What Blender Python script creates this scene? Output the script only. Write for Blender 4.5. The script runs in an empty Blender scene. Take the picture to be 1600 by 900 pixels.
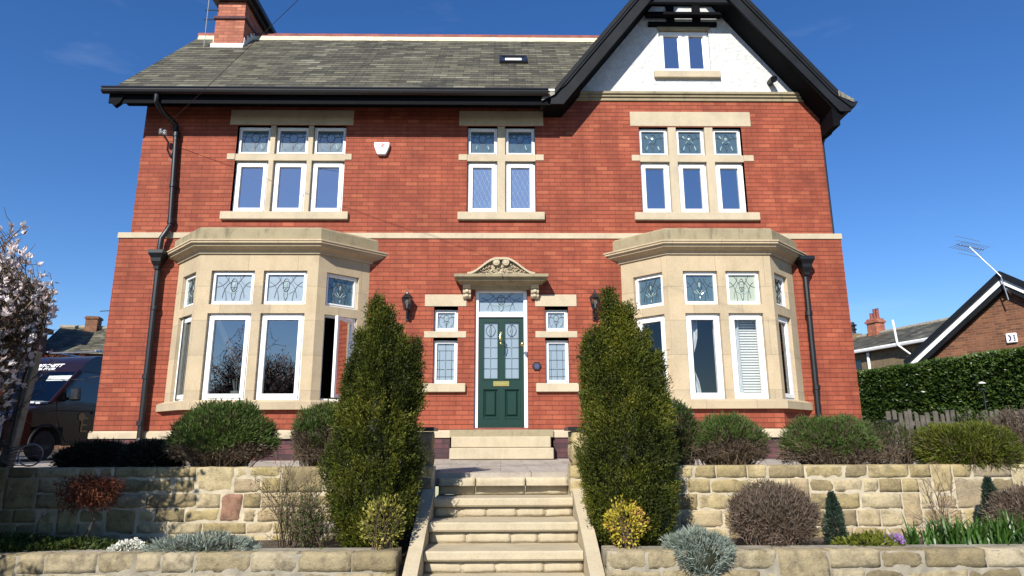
import bpy, bmesh, math, random
import numpy as np
from mathutils import Vector, Matrix
R = math.radians
SC = bpy.context.scene
COL = SC.collection

# ---------------------------------------------------------------- camera
cam_d = bpy.data.cameras.new('camera'); cam = bpy.data.objects.new('camera', cam_d); COL.objects.link(cam)
_th, _yaw, _roll = R(12.923), R(-.9115), R(-.1776)
_f = Vector((-math.sin(_yaw)*math.cos(_th), math.cos(_yaw)*math.cos(_th), math.sin(_th)))
_r = Vector((math.cos(_yaw), math.sin(_yaw), 0)); _u = _r.cross(_f)
_r2 = _r*math.cos(_roll) + _u*math.sin(_roll); _u2 = -_r*math.sin(_roll) + _u*math.cos(_roll)
cam.matrix_world = Matrix(((_r2.x, _u2.x, -_f.x, .009), (_r2.y, _u2.y, -_f.y, -11.6), (_r2.z, _u2.z, -_f.z, .36), (0, 0, 0, 1)))
cam_d.sensor_width = 36; cam_d.lens = 36*1038.7/1600; cam_d.clip_start = .05; cam_d.clip_end = 3000
SC.camera = cam

# ---------------------------------------------------------------- sky, sun, exposure
SUN = Vector((.38, 1, -.75)).normalized()
EL = math.asin(-SUN.z); ROT = math.atan2(-SUN.x, -SUN.y)
world = bpy.data.worlds.new('World'); SC.world = world; world.use_nodes = True
wn = world.node_tree.nodes; wl = world.node_tree.links; wn.clear()
sky = wn.new('ShaderNodeTexSky'); sky.sky_type = 'NISHITA'; sky.sun_disc = False
sky.sun_elevation = EL; sky.sun_rotation = ROT; sky.altitude = 300; sky.air_density = 1.0; sky.dust_density = .15; sky.ozone_density = 4.5
wb = wn.new('ShaderNodeBackground'); wb.inputs['Strength'].default_value = .1
wo = wn.new('ShaderNodeOutputWorld'); tc = wn.new('ShaderNodeTexCoord')
mp = wn.new('ShaderNodeMapping'); mp.inputs['Scale'].default_value = (1.6, 3.0, 9)
nz = wn.new('ShaderNodeTexNoise'); nz.inputs['Scale'].default_value = 1.7; nz.inputs['Detail'].default_value = 7; nz.inputs['Roughness'].default_value = .62
cr = wn.new('ShaderNodeValToRGB'); cr.color_ramp.elements[0].position = .60; cr.color_ramp.elements[1].position = .95
cr.color_ramp.elements[1].color = (.11, .11, .11, 1)
mx = wn.new('ShaderNodeMix'); mx.data_type = 'RGBA'; mx.inputs[7].default_value = (7.5, 8.2, 9, 1)
wl.new(tc.outputs['Generated'], mp.inputs[0]); wl.new(mp.outputs[0], nz.inputs['Vector']); wl.new(nz.outputs['Fac'], cr.inputs[0])
hs = wn.new('ShaderNodeHueSaturation'); hs.inputs['Saturation'].default_value = 1.22; hs.inputs['Hue'].default_value = .509
wl.new(cr.outputs[0], mx.inputs[0]); wl.new(sky.outputs[0], hs.inputs['Color']); wl.new(hs.outputs[0], mx.inputs[6])
wl.new(mx.outputs[2], wb.inputs[0]); wl.new(wb.outputs[0], wo.inputs[0])
sd = bpy.data.lights.new('sun', 'SUN'); sd.energy = 5.0; sd.angle = R(.53); sd.color = (1, .945, .86)
sun = bpy.data.objects.new('sun', sd); COL.objects.link(sun)
sun.rotation_euler = SUN.to_track_quat('-Z', 'Y').to_euler(); sun.location = (-8, -20, 18)
SC.view_settings.view_transform = 'Standard'; SC.view_settings.look = 'None'
SC.view_settings.exposure = .58; SC.view_settings.gamma = 1; SC.view_settings.use_curve_mapping = False
SC.render.engine = 'CYCLES'
SC.cycles.max_bounces = 6; SC.cycles.transparent_max_bounces = 12

# ---------------------------------------------------------------- materials
class NT:
    def __init__(s, name):
        s.m = bpy.data.materials.new(name); s.m.use_nodes = True; s.t = s.m.node_tree
        s.t.nodes.clear(); s.out = s.n('OutputMaterial'); s.b = s.n('BsdfPrincipled'); s.l(s.b, 0, s.out, 0)
    def n(s, typ, **kw):
        nd = s.t.nodes.new('ShaderNode'+typ)
        for k, v in kw.items(): setattr(nd, k, v)
        return nd
    def l(s, a, ao, b, bi): s.t.links.new(a.outputs[ao], b.inputs[bi])
    def ramp(s, stops, interp='LINEAR'):
        r = s.n('ValToRGB'); e = r.color_ramp.elements; r.color_ramp.interpolation = interp
        while len(e) < len(stops): e.new(.5)
        for el, (p, c) in zip(e, stops): el.position = p; el.color = (*c, 1) if len(c) == 3 else c
        return r
    def noise(s, scale, detail=4, rough=.6, vec=None, stretch=None):
        n = s.n('TexNoise'); n.inputs['Scale'].default_value = scale; n.inputs['Detail'].default_value = detail; n.inputs['Roughness'].default_value = rough
        if vec is None:
            vec = s.n('TexCoord'); vo = 'Object'
        else: vec, vo = vec
        if stretch:
            m = s.n('Mapping'); m.inputs['Scale'].default_value = stretch; s.l(vec, vo, m, 0); s.l(m, 0, n, 'Vector')
        else: s.l(vec, vo, n, 'Vector')
        return n
    def mix(s, a, b, fac, mode='MIX'):
        m = s.n('Mix', data_type='RGBA', blend_type=mode)
        for i, v in ((6, a), (7, b)):
            if isinstance(v, tuple) and not hasattr(v[0], 'outputs'): m.inputs[i].default_value = (*v, 1) if len(v) == 3 else v
            else: s.t.links.new(v[0].outputs[v[1]], m.inputs[i])
        if isinstance(fac, (int, float)): m.inputs[0].default_value = fac
        else: s.t.links.new(fac[0].outputs[fac[1]], m.inputs[0])
        return m
    def math(s, op, a, b=None):
        m = s.n('Math', operation=op)
        for i, v in ((0, a), (1, b)):
            if v is None: continue
            if isinstance(v, (int, float)): m.inputs[i].default_value = v
            else: s.t.links.new(v[0].outputs[v[1]], m.inputs[i])
        return m
    def bump(s, h, ho, strength=.5, dist=.01):
        b = s.n('Bump'); b.inputs['Strength'].default_value = strength; b.inputs['Distance'].default_value = dist
        s.l(h, ho, b, 'Height'); s.l(b, 0, s.b, 'Normal'); return b
    def set(s, **kw):
        for k, v in kw.items():
            k = {'rough': 'Roughness', 'metal': 'Metallic', 'spec': 'Specular IOR Level', 'col': 'Base Color', 'ior': 'IOR', 'coat': 'Coat Weight'}.get(k, k)
            s.b.inputs[k].default_value = (*v, 1) if isinstance(v, tuple) and len(v) == 3 else v
        return s

def plain(name, col, rough=.5, metal=0, spec=.5, var=.12, scale=6, bump=0):
    t = NT(name).set(rough=rough, metal=metal, spec=spec)
    n = t.noise(scale, 5)
    r = t.ramp([(.3, tuple(c*(1-var) for c in col)), (.7, tuple(min(1, c*(1+var)) for c in col))])
    t.l(n, 'Fac', r, 0); t.l(r, 0, t.b, 'Base Color')
    if bump:
        n2 = t.noise(scale*12, 4); t.bump(n2, 'Fac', bump, .004)
    return t.m

def brickmat(name, lo, mid, hi, mortar, w=.222, h=.079, ms=.003, stain=.25, joint=.95):
    t = NT(name).set(rough=.8, spec=.25)
    uv = t.n('UVMap')
    wob = t.noise(3.1, 2, .5, vec=(uv, 0)); ws = t.mix((0, 0, 0), (.006, .006, .006), (wob, 'Fac'))
    add = t.n('VectorMath', operation='ADD'); t.l(uv, 0, add, 0); t.l(ws, 2, add, 1)
    b = t.n('TexBrick'); t.l(add, 0, b, 'Vector'); b.offset = .5
    for k, v in (('Scale', 1), ('Mortar Size', ms), ('Mortar Smooth', .3), ('Brick Width', w), ('Row Height', h), ('Bias', 0)): b.inputs[k].default_value = v
    b.inputs['Color1'].default_value = (0, 0, 0, 1); b.inputs['Color2'].default_value = (1, 1, 1, 1); b.inputs['Mortar'].default_value = (.4, .4, .4, 1)
    r = t.ramp([(0, lo), (.22, tuple((a*.5+c*.5) for a, c in zip(lo, mid))), (.6, mid), (.91, tuple((a*.55+c*.45) for a, c in zip(mid, hi))), (1, hi)])
    t.l(b, 'Color', r, 0)
    n = t.noise(1.1, 6, .65, vec=(uv, 0)); nr = t.ramp([(.3, (1-stain,)*3), (.72, (1.1, 1.1, 1.1))]); t.l(n, 'Fac', nr, 0)
    m1 = t.mix((r, 0), (nr, 0), 1, 'MULTIPLY')
    ns = t.noise(1.6, 6, .7, vec=(uv, 0), stretch=(2.2, .35, 1)); nrs = t.ramp([(.34, (.74, .72, .72)), (.55, (1, 1, 1)), (.8, (1.06, 1.05, 1.03))]); t.l(ns, 'Fac', nrs, 0); m1 = t.mix((m1, 2), (nrs, 0), 1, 'MULTIPLY')
    n3 = t.noise(55, 3, .7, vec=(uv, 0)); nr3 = t.ramp([(.3, (.86,)*3), (.7, (1.12,)*3)]); t.l(n3, 'Fac', nr3, 0)
    m1 = t.mix((m1, 2), (nr3, 0), 1, 'MULTIPLY')
    m2 = t.mix((m1, 2), mortar, (b, 'Fac')); t.l(m2, 2, t.b, 'Base Color')
    sx = t.n('SeparateXYZ'); t.l(add, 0, sx, 0); fr = t.math('FRACT', (t.math('DIVIDE', (sx, 1), h), 0)); jj = t.math('LESS_THAN', (fr, 0), .075); j2 = t.math('GREATER_THAN', (fr, 0), .925); jm = t.math('MAXIMUM', (jj, 0), (j2, 0)); jm2 = t.math('MULTIPLY', (jm, 0), joint)  # bed joints redrawn in dark mortar tone, with their shadow put into the colour
    m2 = t.mix((m2, 2), mortar, (jm2, 0)); t.l(m2, 2, t.b, 'Base Color')
    inv = t.math('SUBTRACT', 1.0, (b, 'Fac')); hh = t.math('ADD', (inv, 0), (t.math('MULTIPLY', (n3, 'Fac'), .25), 0))
    t.bump(hh, 0, .5, .006)
    return t.m

def stonemat(name, base, dark, stain=.5, sscale=2.2, streak=True, joints=None):
    t = NT(name).set(rough=.85, spec=.2)
    n = t.noise(sscale, 7, .65); r = t.ramp([(.32, tuple(c*.86 for c in base)), (.5, base), (.72, tuple(min(1, c*1.1) for c in base))]); t.l(n, 'Fac', r, 0)
    n2 = t.noise(3.5, 8, .75, stretch=(1.4, 1.4, .5) if streak else None); r2 = t.ramp([(.52, (0, 0, 0)), (.8, (stain,)*3)]); t.l(n2, 'Fac', r2, 0)
    m = t.mix((r, 0), dark, (r2, 0))
    n3 = t.noise(60, 4, .7); r3 = t.ramp([(.3, (.88,)*3), (.7, (1.08,)*3)]); t.l(n3, 'Fac', r3, 0)
    m = t.mix((m, 2), (r3, 0), 1, 'MULTIPLY')
    if joints:
        uv = t.n('UVMap'); b = t.n('TexBrick'); t.l(uv, 0, b, 'Vector')
        for k, v in (('Scale', 1), ('Mortar Size', .004), ('Mortar Smooth', .2), ('Brick Width', joints[0]), ('Row Height', joints[1]), ('Bias', 0)): b.inputs[k].default_value = v
        b.inputs['Color1'].default_value = (.9, .9, .9, 1); b.inputs['Color2'].default_value = (1.06, 1.04, 1, 1); b.inputs['Mortar'].default_value = (.62, .6, .57, 1); m = t.mix((m, 2), (b, 'Color'), 1, 'MULTIPLY')
    t.l(m, 2, t.b, 'Base Color'); t.bump(n3, 'Fac', .45, .006)
    return t.m

def rubblemat(name, stops, lichen, dirt):
    t = NT(name).set(rough=.9, spec=.15)
    a = t.n('Attribute', attribute_name='tint'); r = t.ramp(stops); t.l(a, 'Fac', r, 0)
    n = t.noise(9, 8, .75); nr = t.ramp([(.3, (.45, .43, .4)), (.5, (1, 1, 1)), (.7, (1.25, 1.22, 1.15))]); t.l(n, 'Fac', nr, 0)
    m = t.mix((r, 0), (nr, 0), 1, 'MULTIPLY')
    n2 = t.noise(4.2, 9, .75); r2 = t.ramp([(.52, (0,)*3), (.68, (.8,)*3)]); t.l(n2, 'Fac', r2, 0); m = t.mix((m, 2), dirt, (r2, 0))
    n4 = t.noise(3.3, 9, .75, stretch=(1, 1, 1.3)); r4 = t.ramp([(.57, (0,)*3), (.68, (.6,)*3)]); t.l(n4, 'Fac', r4, 0); m = t.mix((m, 2), lichen, (r4, 0))
    t.l(m, 2, t.b, 'Base Color'); n3 = t.noise(38, 7, .78); t.bump(n3, 'Fac', .9, .02)
    return t.m

def leafmat(name, stops, trans=.25, rough=.55, spec=.3):
    t = NT(name).set(rough=rough, spec=spec)
    a = t.n('Attribute', attribute_name='tint'); r = t.ramp(stops); t.l(a, 'Fac', r, 0); t.l(r, 0, t.b, 'Base Color')
    if trans:
        tr = t.n('BsdfTranslucent'); t.l(r, 0, tr, 0); mx = t.n('MixShader'); mx.inputs[0].default_value = trans
        t.l(t.b, 0, mx, 1); t.l(tr, 0, mx, 2); t.l(mx, 0, t.out, 0)
    return t.m

def glassmat(name, gloss, tint=(.85, .9, .9), body=None, rough=.0, wav=.0):
    t = NT(name); g = t.n('BsdfGlossy'); g.inputs['Roughness'].default_value = rough
    if body: b = t.n('BsdfDiffuse'); b.inputs[0].default_value = (*body, 1)
    else: b = t.n('BsdfTransparent'); b.inputs[0].default_value = (*tint, 1)
    fr = t.n('Fresnel'); fr.inputs[0].default_value = 1.5
    ad = t.math('ADD', (fr, 0), gloss); cl = t.math('MINIMUM', (ad, 0), .95)
    mx = t.n('MixShader'); t.l(cl, 0, mx, 0); t.l(b, 0, mx, 1); t.l(g, 0, mx, 2); t.l(mx, 0, t.out, 0)
    if wav:
        n = t.noise(2.4, 2, .4); bp = t.n('Bump'); bp.inputs['Strength'].default_value = wav; bp.inputs['Distance'].default_value = .02
        t.l(n, 'Fac', bp, 'Height'); t.l(bp, 0, g, 'Normal')
    return t.m

def slatemat(name):
    t = NT(name).set(rough=.62, spec=.35); uv = t.n('UVMap')
    b = t.n('TexBrick'); t.l(uv, 0, b, 'Vector'); b.offset = .5
    for k, v in (('Scale', 1), ('Mortar Size', .004), ('Mortar Smooth', .1), ('Brick Width', .30), ('Row Height', .19), ('Bias', 0)): b.inputs[k].default_value = v
    b.inputs['Color1'].default_value = (0, 0, 0, 1); b.inputs['Color2'].default_value = (1, 1, 1, 1); b.inputs['Mortar'].default_value = (.5,)*3+(1,)
    r = t.ramp([(0, (.04, .037, .028)), (.3, (.072, .067, .049)), (.7, (.108, .102, .07)), (.92, (.15, .14, .096)), (1, (.2, .19, .145))]); t.l(b, 'Color', r, 0)
    n = t.noise(1.3, 8, .7, vec=(uv, 0), stretch=(1, .6, 1)); nr = t.ramp([(.3, (.62,)*3), (.7, (1.3,)*3)]); t.l(n, 'Fac', nr, 0)
    m = t.mix((r, 0), (nr, 0), 1, 'MULTIPLY')
    n2 = t.noise(7, 7, .75, vec=(uv, 0)); r2 = t.ramp([(.54, (0,)*3), (.7, (.55,)*3)]); t.l(n2, 'Fac', r2, 0); m = t.mix((m, 2), (.2, .19, .12), (r2, 0))
    sx = t.n('SeparateXYZ'); t.l(uv, 0, sx, 0); nl = t.noise(5, 8, .8, vec=(uv, 0), stretch=(2.5, .6, 1)); mr = t.n('MapRange'); mr.inputs[1].default_value = 4.25; mr.inputs[2].default_value = 5.0; t.l(sx, 1, mr, 0); ml = t.math('MULTIPLY', (mr, 0), (nl, 'Fac')); rl = t.ramp([(.36, (0,)*3), (.62, (.8,)*3)]); t.l(ml, 0, rl, 0); m = t.mix((m, 2), (.33, .31, .25), (rl, 0))
    m = t.mix((m, 2), (.02, .018, .015), (b, 'Fac')); t.l(m, 2, t.b, 'Base Color')
    n3 = t.noise(30, 5, .7, vec=(uv, 0)); t.bump(n3, 'Fac', .5, .01)
    return t.m

M = {}
M['brick'] = brickmat('red_brick', (.262, .061, .033), (.305, .075, .04), (.37, .104, .052), (.09, .026, .016))
M['brick_left'] = brickmat('weathered_red_brick', (.15, .035, .024), (.3, .068, .04), (.5, .13, .06), (.06, .024, .02), stain=.4)
M['blue_brick'] = brickmat('engineering_brick', (.06, .035, .04), (.12, .05, .055), (.2, .07, .06), (.04, .03, .03))
M['far_brick'] = brickmat('brown_brick', (.13, .055, .03), (.21, .085, .045), (.27, .12, .06), (.2, .15, .1), ms=.006)
M['chim_brick'] = brickmat('chimney_brick', (.3, .1, .06), (.44, .15, .09), (.55, .24, .14), (.2, .09, .06), ms=.007)
M['sand'] = stonemat('sandstone', (.455, .385, .27), (.24, .19, .12), .4)
M['sand_w'] = stonemat('weathered_sandstone', (.285, .24, .15), (.06, .052, .038), .95, 5)
M['sand_b'] = stonemat('bay_sandstone', (.445, .362, .242), (.29, .225, .14), .6, 1.6, joints=(.83, .58))
M['step'] = stonemat('step_sandstone', (.43, .365, .25), (.24, .19, .12), .45, 3.5)
M['pave'] = brickmat('paving', (.34, .3, .25), (.4, .355, .295), (.45, .4, .33), (.16, .145, .12), w=.6, h=.5, ms=.006, stain=.15, joint=0)
M['white'] = plain('white_upvc', (.82, .82, .8), .3, var=.03, scale=3)
M['render'] = NT('white_roughcast').set(rough=.9, col=(.8, .8, .77)).m
_t = NT('white_roughcast2').set(rough=.9, spec=.1); _n = _t.noise(9, 8, .75); _r = _t.ramp([(.3, (.52, .53, .52)), (.62, (.7, .7, .68))]); _t.l(_n, 'Fac', _r, 0); _t.l(_r, 0, _t.b, 'Base Color'); _t.bump(_n, 'Fac', 1, .05); M['render'] = _t.m
M['black'] = plain('black_gloss_paint', (.005, .0055, .007), .42, var=.25, scale=3)
M['barge'] = plain('black_board_paint', (.010, .012, .015), .6, spec=.14, var=.35, scale=2.5, bump=.2)
M['matt_black'] = plain('matt_black_paint', (.004, .0045, .006), .7, spec=.06, var=.2)
M['curtain_grey'] = plain('grey_lined_curtain', (.13, .135, .12), .9, var=.2, scale=14)
M['iron'] = plain('black_iron', (.014, .014, .015), .35, var=.3, scale=8)
M['lead'] = plain('lead_sheet', (.3, .31, .33), .55, metal=.2, var=.2, scale=4)
M['leadw'] = plain('pale_flashing', (.62, .6, .56), .7, var=.2, scale=9)
M['came'] = plain('lead_came', (.035, .04, .045), .5, metal=.3, var=.2)
M['bevel'] = plain('bevelled_glass', (.26, .36, .35), .12, var=.2, scale=20)
M['slate'] = slatemat('roof_slate')
M['ridge'] = plain('ridge_tile', (.2, .055, .04), .75, var=.35, scale=5)
M['mort'] = plain('lime_mortar', (.62, .55, .36), .95, var=.25, scale=9, bump=.4)
M['door'] = plain('green_door_paint', (.0065, .03, .021), .35, spec=.35, var=.08, scale=2)
M['brass'] = plain('polished_brass', (.75, .52, .16), .22, metal=1, var=.06)
M['glass_sky'] = glassmat('window_glass', .46, body=(.03, .035, .06), wav=.05)
M['glass_pattern'] = glassmat('patterned_window_glass', .4, body=(.14, .17, .27), wav=.12, rough=.08)
M['glass'] = glassmat('clear_window_glass', .26, tint=(.5, .54, .54), wav=.05)
M['glass_clear'] = glassmat('plain_window_glass', .05, tint=(.85, .88, .88), wav=.02)
M['glass_lead'] = glassmat('leaded_glass', .17, body=(.06, .1, .105), rough=.12, wav=.25)
M['glass_frost'] = glassmat('obscured_glass', .12, body=(.2, .26, .3), rough=.25, wav=.3)
M['glass_dark'] = glassmat('dark_glass', .05, body=(.012, .014, .015), wav=.02)
M['glass_lamp'] = glassmat('lamp_glass', .03, tint=(.85, .85, .8))
M['glass_green'] = glassmat('pale_leaded_glass', .1, body=(.36, .4, .3), rough=.1, wav=.2)
M['bulb'] = plain('frosted_bulb', (.85, .83, .7), .3, var=.02)
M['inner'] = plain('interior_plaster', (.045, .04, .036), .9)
M['curtain'] = plain('white_net_curtain', (.6, .62, .64), .9, var=.15, scale=14)
M['blind'] = plain('white_blind_slat', (.78, .78, .76), .5, var=.04)
M['upper_wall'] = rubblemat('warm_rubble_stone', [(0, (.22, .175, .105)), (.25, (.34, .27, .135)), (.5, (.42, .335, .175)), (.7, (.46, .385, .24)), (.85, (.38, .29, .17)), (.93, (.27, .25, .2)), (.97, (.3, .17, .115)), (1, (.3, .17, .115))], (.33, .27, .1), (.13, .11, .07))
M['lower_wall'] = rubblemat('grey_rubble_stone', [(0, (.19, .155, .09)), (.3, (.29, .235, .135)), (.7, (.36, .3, .185)), (.9, (.42, .36, .25)), (1, (.34, .31, .26))], (.24, .2, .07), (.085, .075, .055))
M['mortar'] = plain('pale_mortar', (.43, .37, .26), .95, var=.25, scale=8, bump=.6)
M['mortar2'] = plain('grey_mortar', (.27, .24, .18), .95, var=.35, scale=8, bump=.6)
M['soil'] = plain('garden_soil', (.06, .045, .03), .95, var=.5, scale=14, bump=1)
M['asphalt'] = plain('asphalt', (.055, .055, .056), .9, var=.25, scale=20, bump=.5)
M['bark'] = plain('brown_bark', (.09, .07, .05), .9, var=.4, scale=14, bump=.6)
M['wood'] = plain('weathered_wood', (.24, .2, .14), .85, var=.35, scale=9, bump=.6)
M['fence'] = plain('grey_fence_wood', (.085, .075, .06), .9, var=.4, scale=7, bump=.5)
M['steel'] = plain('galvanised_steel', (.5, .51, .52), .35, metal=.9, var=.15)
M['hose'] = plain('grey_wire', (.3, .3, .29), .5, metal=.5)

# ---------------------------------------------------------------- mesh building
class MB:
    def __init__(s): s.v = []; s.f = []; s.uv = []; s.mi = []; s.tint = []; s.cur = 0; s.t = 0.0
    def face(s, pts, uv=None):
        pts = [Vector(p) for p in pts]; i0 = len(s.v); s.v += pts; s.f.append(list(range(i0, i0+len(pts))))
        if uv is None:
            n = Vector((0, 0, 0))
            for i in range(len(pts)):
                a, b = pts[i], pts[(i+1) % len(pts)]
                n += Vector(((a.y-b.y)*(a.z+b.z), (a.z-b.z)*(a.x+b.x), (a.x-b.x)*(a.y+b.y)))
            n = n.normalized() if n.length > 1e-12 else Vector((0, 0, 1))
            t = Vector((-n.y, n.x, 0)); t = t.normalized() if t.length > .05 else Vector((1, 0, 0)); b = n.cross(t)
            uv = [(p.dot(t), p.dot(b)) for p in pts]
        s.uv.append(uv); s.mi.append(s.cur); s.tint.append(s.t); return s
    def hexa(s, p):      # p: 8 points, bottom ring 0-3 (ccw from above), top ring 4-7
        for q in ((0, 3, 2, 1), (4, 5, 6, 7), (0, 1, 5, 4), (1, 2, 6, 5), (2, 3, 7, 6), (3, 0, 4, 7)): s.face([p[i] for i in q])
        return s
    def box(s, x0, x1, y0, y1, z0, z1, T=None):
        p = [(x0, y0, z0), (x1, y0, z0), (x1, y1, z0), (x0, y1, z0), (x0, y0, z1), (x1, y0, z1), (x1, y1, z1), (x0, y1, z1)]
        if T: p = [T(*q) for q in p]
        return s.hexa(p)
    def bar(s, a, b, w, h, up=(0, 0, 1)):
        a, b = Vector(a), Vector(b); d = (b-a).normalized(); u = Vector(up); x = d.cross(u)
        if x.length < .01: x = d.cross(Vector((0, 1, 0)))
        x.normalize(); u = x.cross(d); x *= w/2; u *= h/2
        return s.hexa([a-x-u, a+x-u, b+x-u, b-x-u, a-x+u, a+x+u, b+x+u, b-x+u])
    def tube(s, pts, r, n=8, caps=True):
        pts = [Vector(p) for p in pts]; rs = r if isinstance(r, (list, tuple)) else [r]*len(pts); rings = []; prev = None
        for i, p in enumerate(pts):
            d = (pts[min(i+1, len(pts)-1)]-pts[max(i-1, 0)]).normalized()
            if prev is None: x = d.orthogonal().normalized()
            else:
                x = prev-d*prev.dot(d); x = x.normalized() if x.length > 1e-6 else d.orthogonal().normalized()
            prev = x; y = d.cross(x)
            rings.append([p+(x*math.cos(2*math.pi*k/n)+y*math.sin(2*math.pi*k/n))*rs[i] for k in range(n)])
        for a, b in zip(rings, rings[1:]):
            for k in range(n): s.face([a[k], a[(k+1) % n], b[(k+1) % n], b[k]])
        if caps: s.face(rings[0][::-1]); s.face(rings[-1])
        return s
    def lathe(s, prof, c, n=16, ax=None, ph=0):     # prof: (r, h) ; axis z or ax vector
        c = Vector(c); q = Vector(ax).to_track_quat('Z', 'Y') if ax else None; rings = []
        for r, h in prof:
            ring = []
            for k in range(n):
                a = 2*math.pi*k/n+ph; v = Vector((r*math.cos(a), r*math.sin(a), h)); ring.append(c+(q @ v if q else v))
            rings.append(ring)
        for a, b in zip(rings, rings[1:]):
            for k in range(n): s.face([a[k], a[(k+1) % n], b[(k+1) % n], b[k]])
        if prof[0][0] > 1e-4: s.face(rings[0][::-1])
        if prof[-1][0] > 1e-4: s.face(rings[-1])
        return s
    def prism(s, poly, y0, y1, ax='y', T=None):     # poly in (x,z) extruded along y, or (y,z) along x ; ccw seen from -y
        if ax == 'y': A = [(x, y0, z) for x, z in poly]; B = [(x, y1, z) for x, z in poly]
        else: A = [(y0, x, z) for x, z in poly]; B = [(y1, x, z) for x, z in poly]
        if T: A = [T(*p) for p in A]; B = [T(*p) for p in B]
        n = len(poly); s.face(A); s.face(B[::-1])
        for i in range(n): s.face([A[i], B[i], B[(i+1) % n], A[(i+1) % n]])
        return s
    def build(s, name, mat, parent=None, smooth=False, bevel=0, merge=False):
        me = bpy.data.meshes.new(name); me.from_pydata([tuple(v) for v in s.v], [], s.f)
        mats = mat if isinstance(mat, list) else [mat]
        for m in mats: me.materials.append(M[m] if isinstance(m, str) else m)
        ul = me.uv_layers.new(name='UVMap'); flat = [c for f in s.uv for p in f for c in p]; ul.data.foreach_set('uv', flat)
        me.polygons.foreach_set('material_index', s.mi)
        if any(s.tint): at = me.attributes.new('tint', 'FLOAT', 'FACE'); at.data.foreach_set('value', s.tint)
        if smooth or bevel or merge:
            bm = bmesh.new(); bm.from_mesh(me); bmesh.ops.remove_doubles(bm, verts=bm.verts, dist=1e-5)
            if bevel: bmesh.ops.recalc_face_normals(bm, faces=bm.faces)
            bm.to_mesh(me); bm.free()
        if smooth: me.polygons.foreach_set('use_smooth', [True]*len(me.polygons))
        me.update()
        o = bpy.data.objects.new(name, me); COL.objects.link(o)
        if parent: o.parent = parent
        if bevel:
            m = o.modifiers.new('edge', 'BEVEL'); m.width = bevel; m.segments = 1; m.limit_method = 'ANGLE'; m.angle_limit = R(40)
        if smooth and smooth != 'all':
            try: me.set_sharp_from_angle(angle=R(38))
            except Exception: pass
        return o

def tag(o, label=None, cat=None, group=None, kind=None):
    for k, v in (('label', label), ('category', cat), ('group', group), ('kind', kind)):
        if v: o[k] = v
    return o
def thing(name, label, cat, loc=(0, 0, 0), group=None):
    o = bpy.data.objects.new(name, None); COL.objects.link(o); o.location = loc; o.empty_display_size = .2
    return tag(o, label, cat, group)

def frameT(o, t, n):     # (u, w, z) -> world ; u along the wall, w outward... here second arg is depth INTO the wall
    o = Vector(o); t = Vector(t); n = Vector(n)
    return lambda u, w, z: o + t*u - n*w + Vector((0, 0, z))
FT = frameT((0, 0, 0), (1, 0, 0), (0, -1, 0))

def holed(mb, T, rect, holes, w, depth, outer=()):
    x0, x1, z0, z1 = rect
    xs = sorted({x0, x1, *[h[0] for h in holes], *[h[1] for h in holes]}); zs = sorted({z0, z1, *[h[2] for h in holes], *[h[3] for h in holes]})
    for a, b in zip(xs, xs[1:]):
        for c, d in zip(zs, zs[1:]):
            mx_, mz_ = (a+b)/2, (c+d)/2
            if not (x0 < mx_ < x1 and z0 < mz_ < z1): continue
            if any(h[0] < mx_ < h[1] and h[2] < mz_ < h[3] for h in holes): continue
            mb.face([T(a, w, c), T(b, w, c), T(b, w, d), T(a, w, d)], [(a, c), (b, c), (b, d), (a, d)])
    for a, b, c, d in holes:
        e = w+depth
        mb.face([T(a, w, c), T(a, w, d), T(a, e, d), T(a, e, c)]); mb.face([T(b, w, d), T(b, w, c), T(b, e, c), T(b, e, d)])
        mb.face([T(a, w, d), T(b, w, d), T(b, e, d), T(a, e, d)]); mb.face([T(b, w, c), T(a, w, c), T(a, e, c), T(b, e, c)])
    return mb

def offset_path(path, off):     # polyline in xy whose two ends lie on the wall line y = const ; outward = away from wall
    out = []; n = len(path)
    segs = []
    for a, b in zip(path, path[1:]):
        d = Vector((b[0]-a[0], b[1]-a[1])); d.normalize(); nn = Vector((d.y, -d.x)); segs.append((Vector(a)+nn*off, d))
    for i in range(n):
        if i == 0: p, d = segs[0]; y = path[0][1]; k = (y-p.y)/d.y if abs(d.y) > 1e-6 else 0; out.append(p+d*k)
        elif i == n-1: p, d = segs[-1]; y = path[-1][1]; k = (y-p.y)/d.y if abs(d.y) > 1e-6 else 0; out.append(p+d*k)
        else:
            p, d = segs[i-1]; q, e = segs[i]; den = d.x*e.y-d.y*e.x
            k = ((q.x-p.x)*e.y-(q.y-p.y)*e.x)/den; out.append(p+d*k)
    return out
def sweep(mb, path, prof, cap_top=False, cap_bot=False):
    rows = [[(p.x, p.y, z) for p in offset_path(path, o)] for o, z in prof]
    for a, b in zip(rows, rows[1:]):
        for i in range(len(path)-1): mb.face([a[i], a[i+1], b[i+1], b[i]])
    if cap_top: mb.face(rows[-1])
    if cap_bot: mb.face(rows[0][::-1])
    return mb

# ================================================================ HOUSE
random.seed(5)
house = thing('brick_house', 'large red brick house with stone bay windows, slate roof and black and white gable', 'house')

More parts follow.
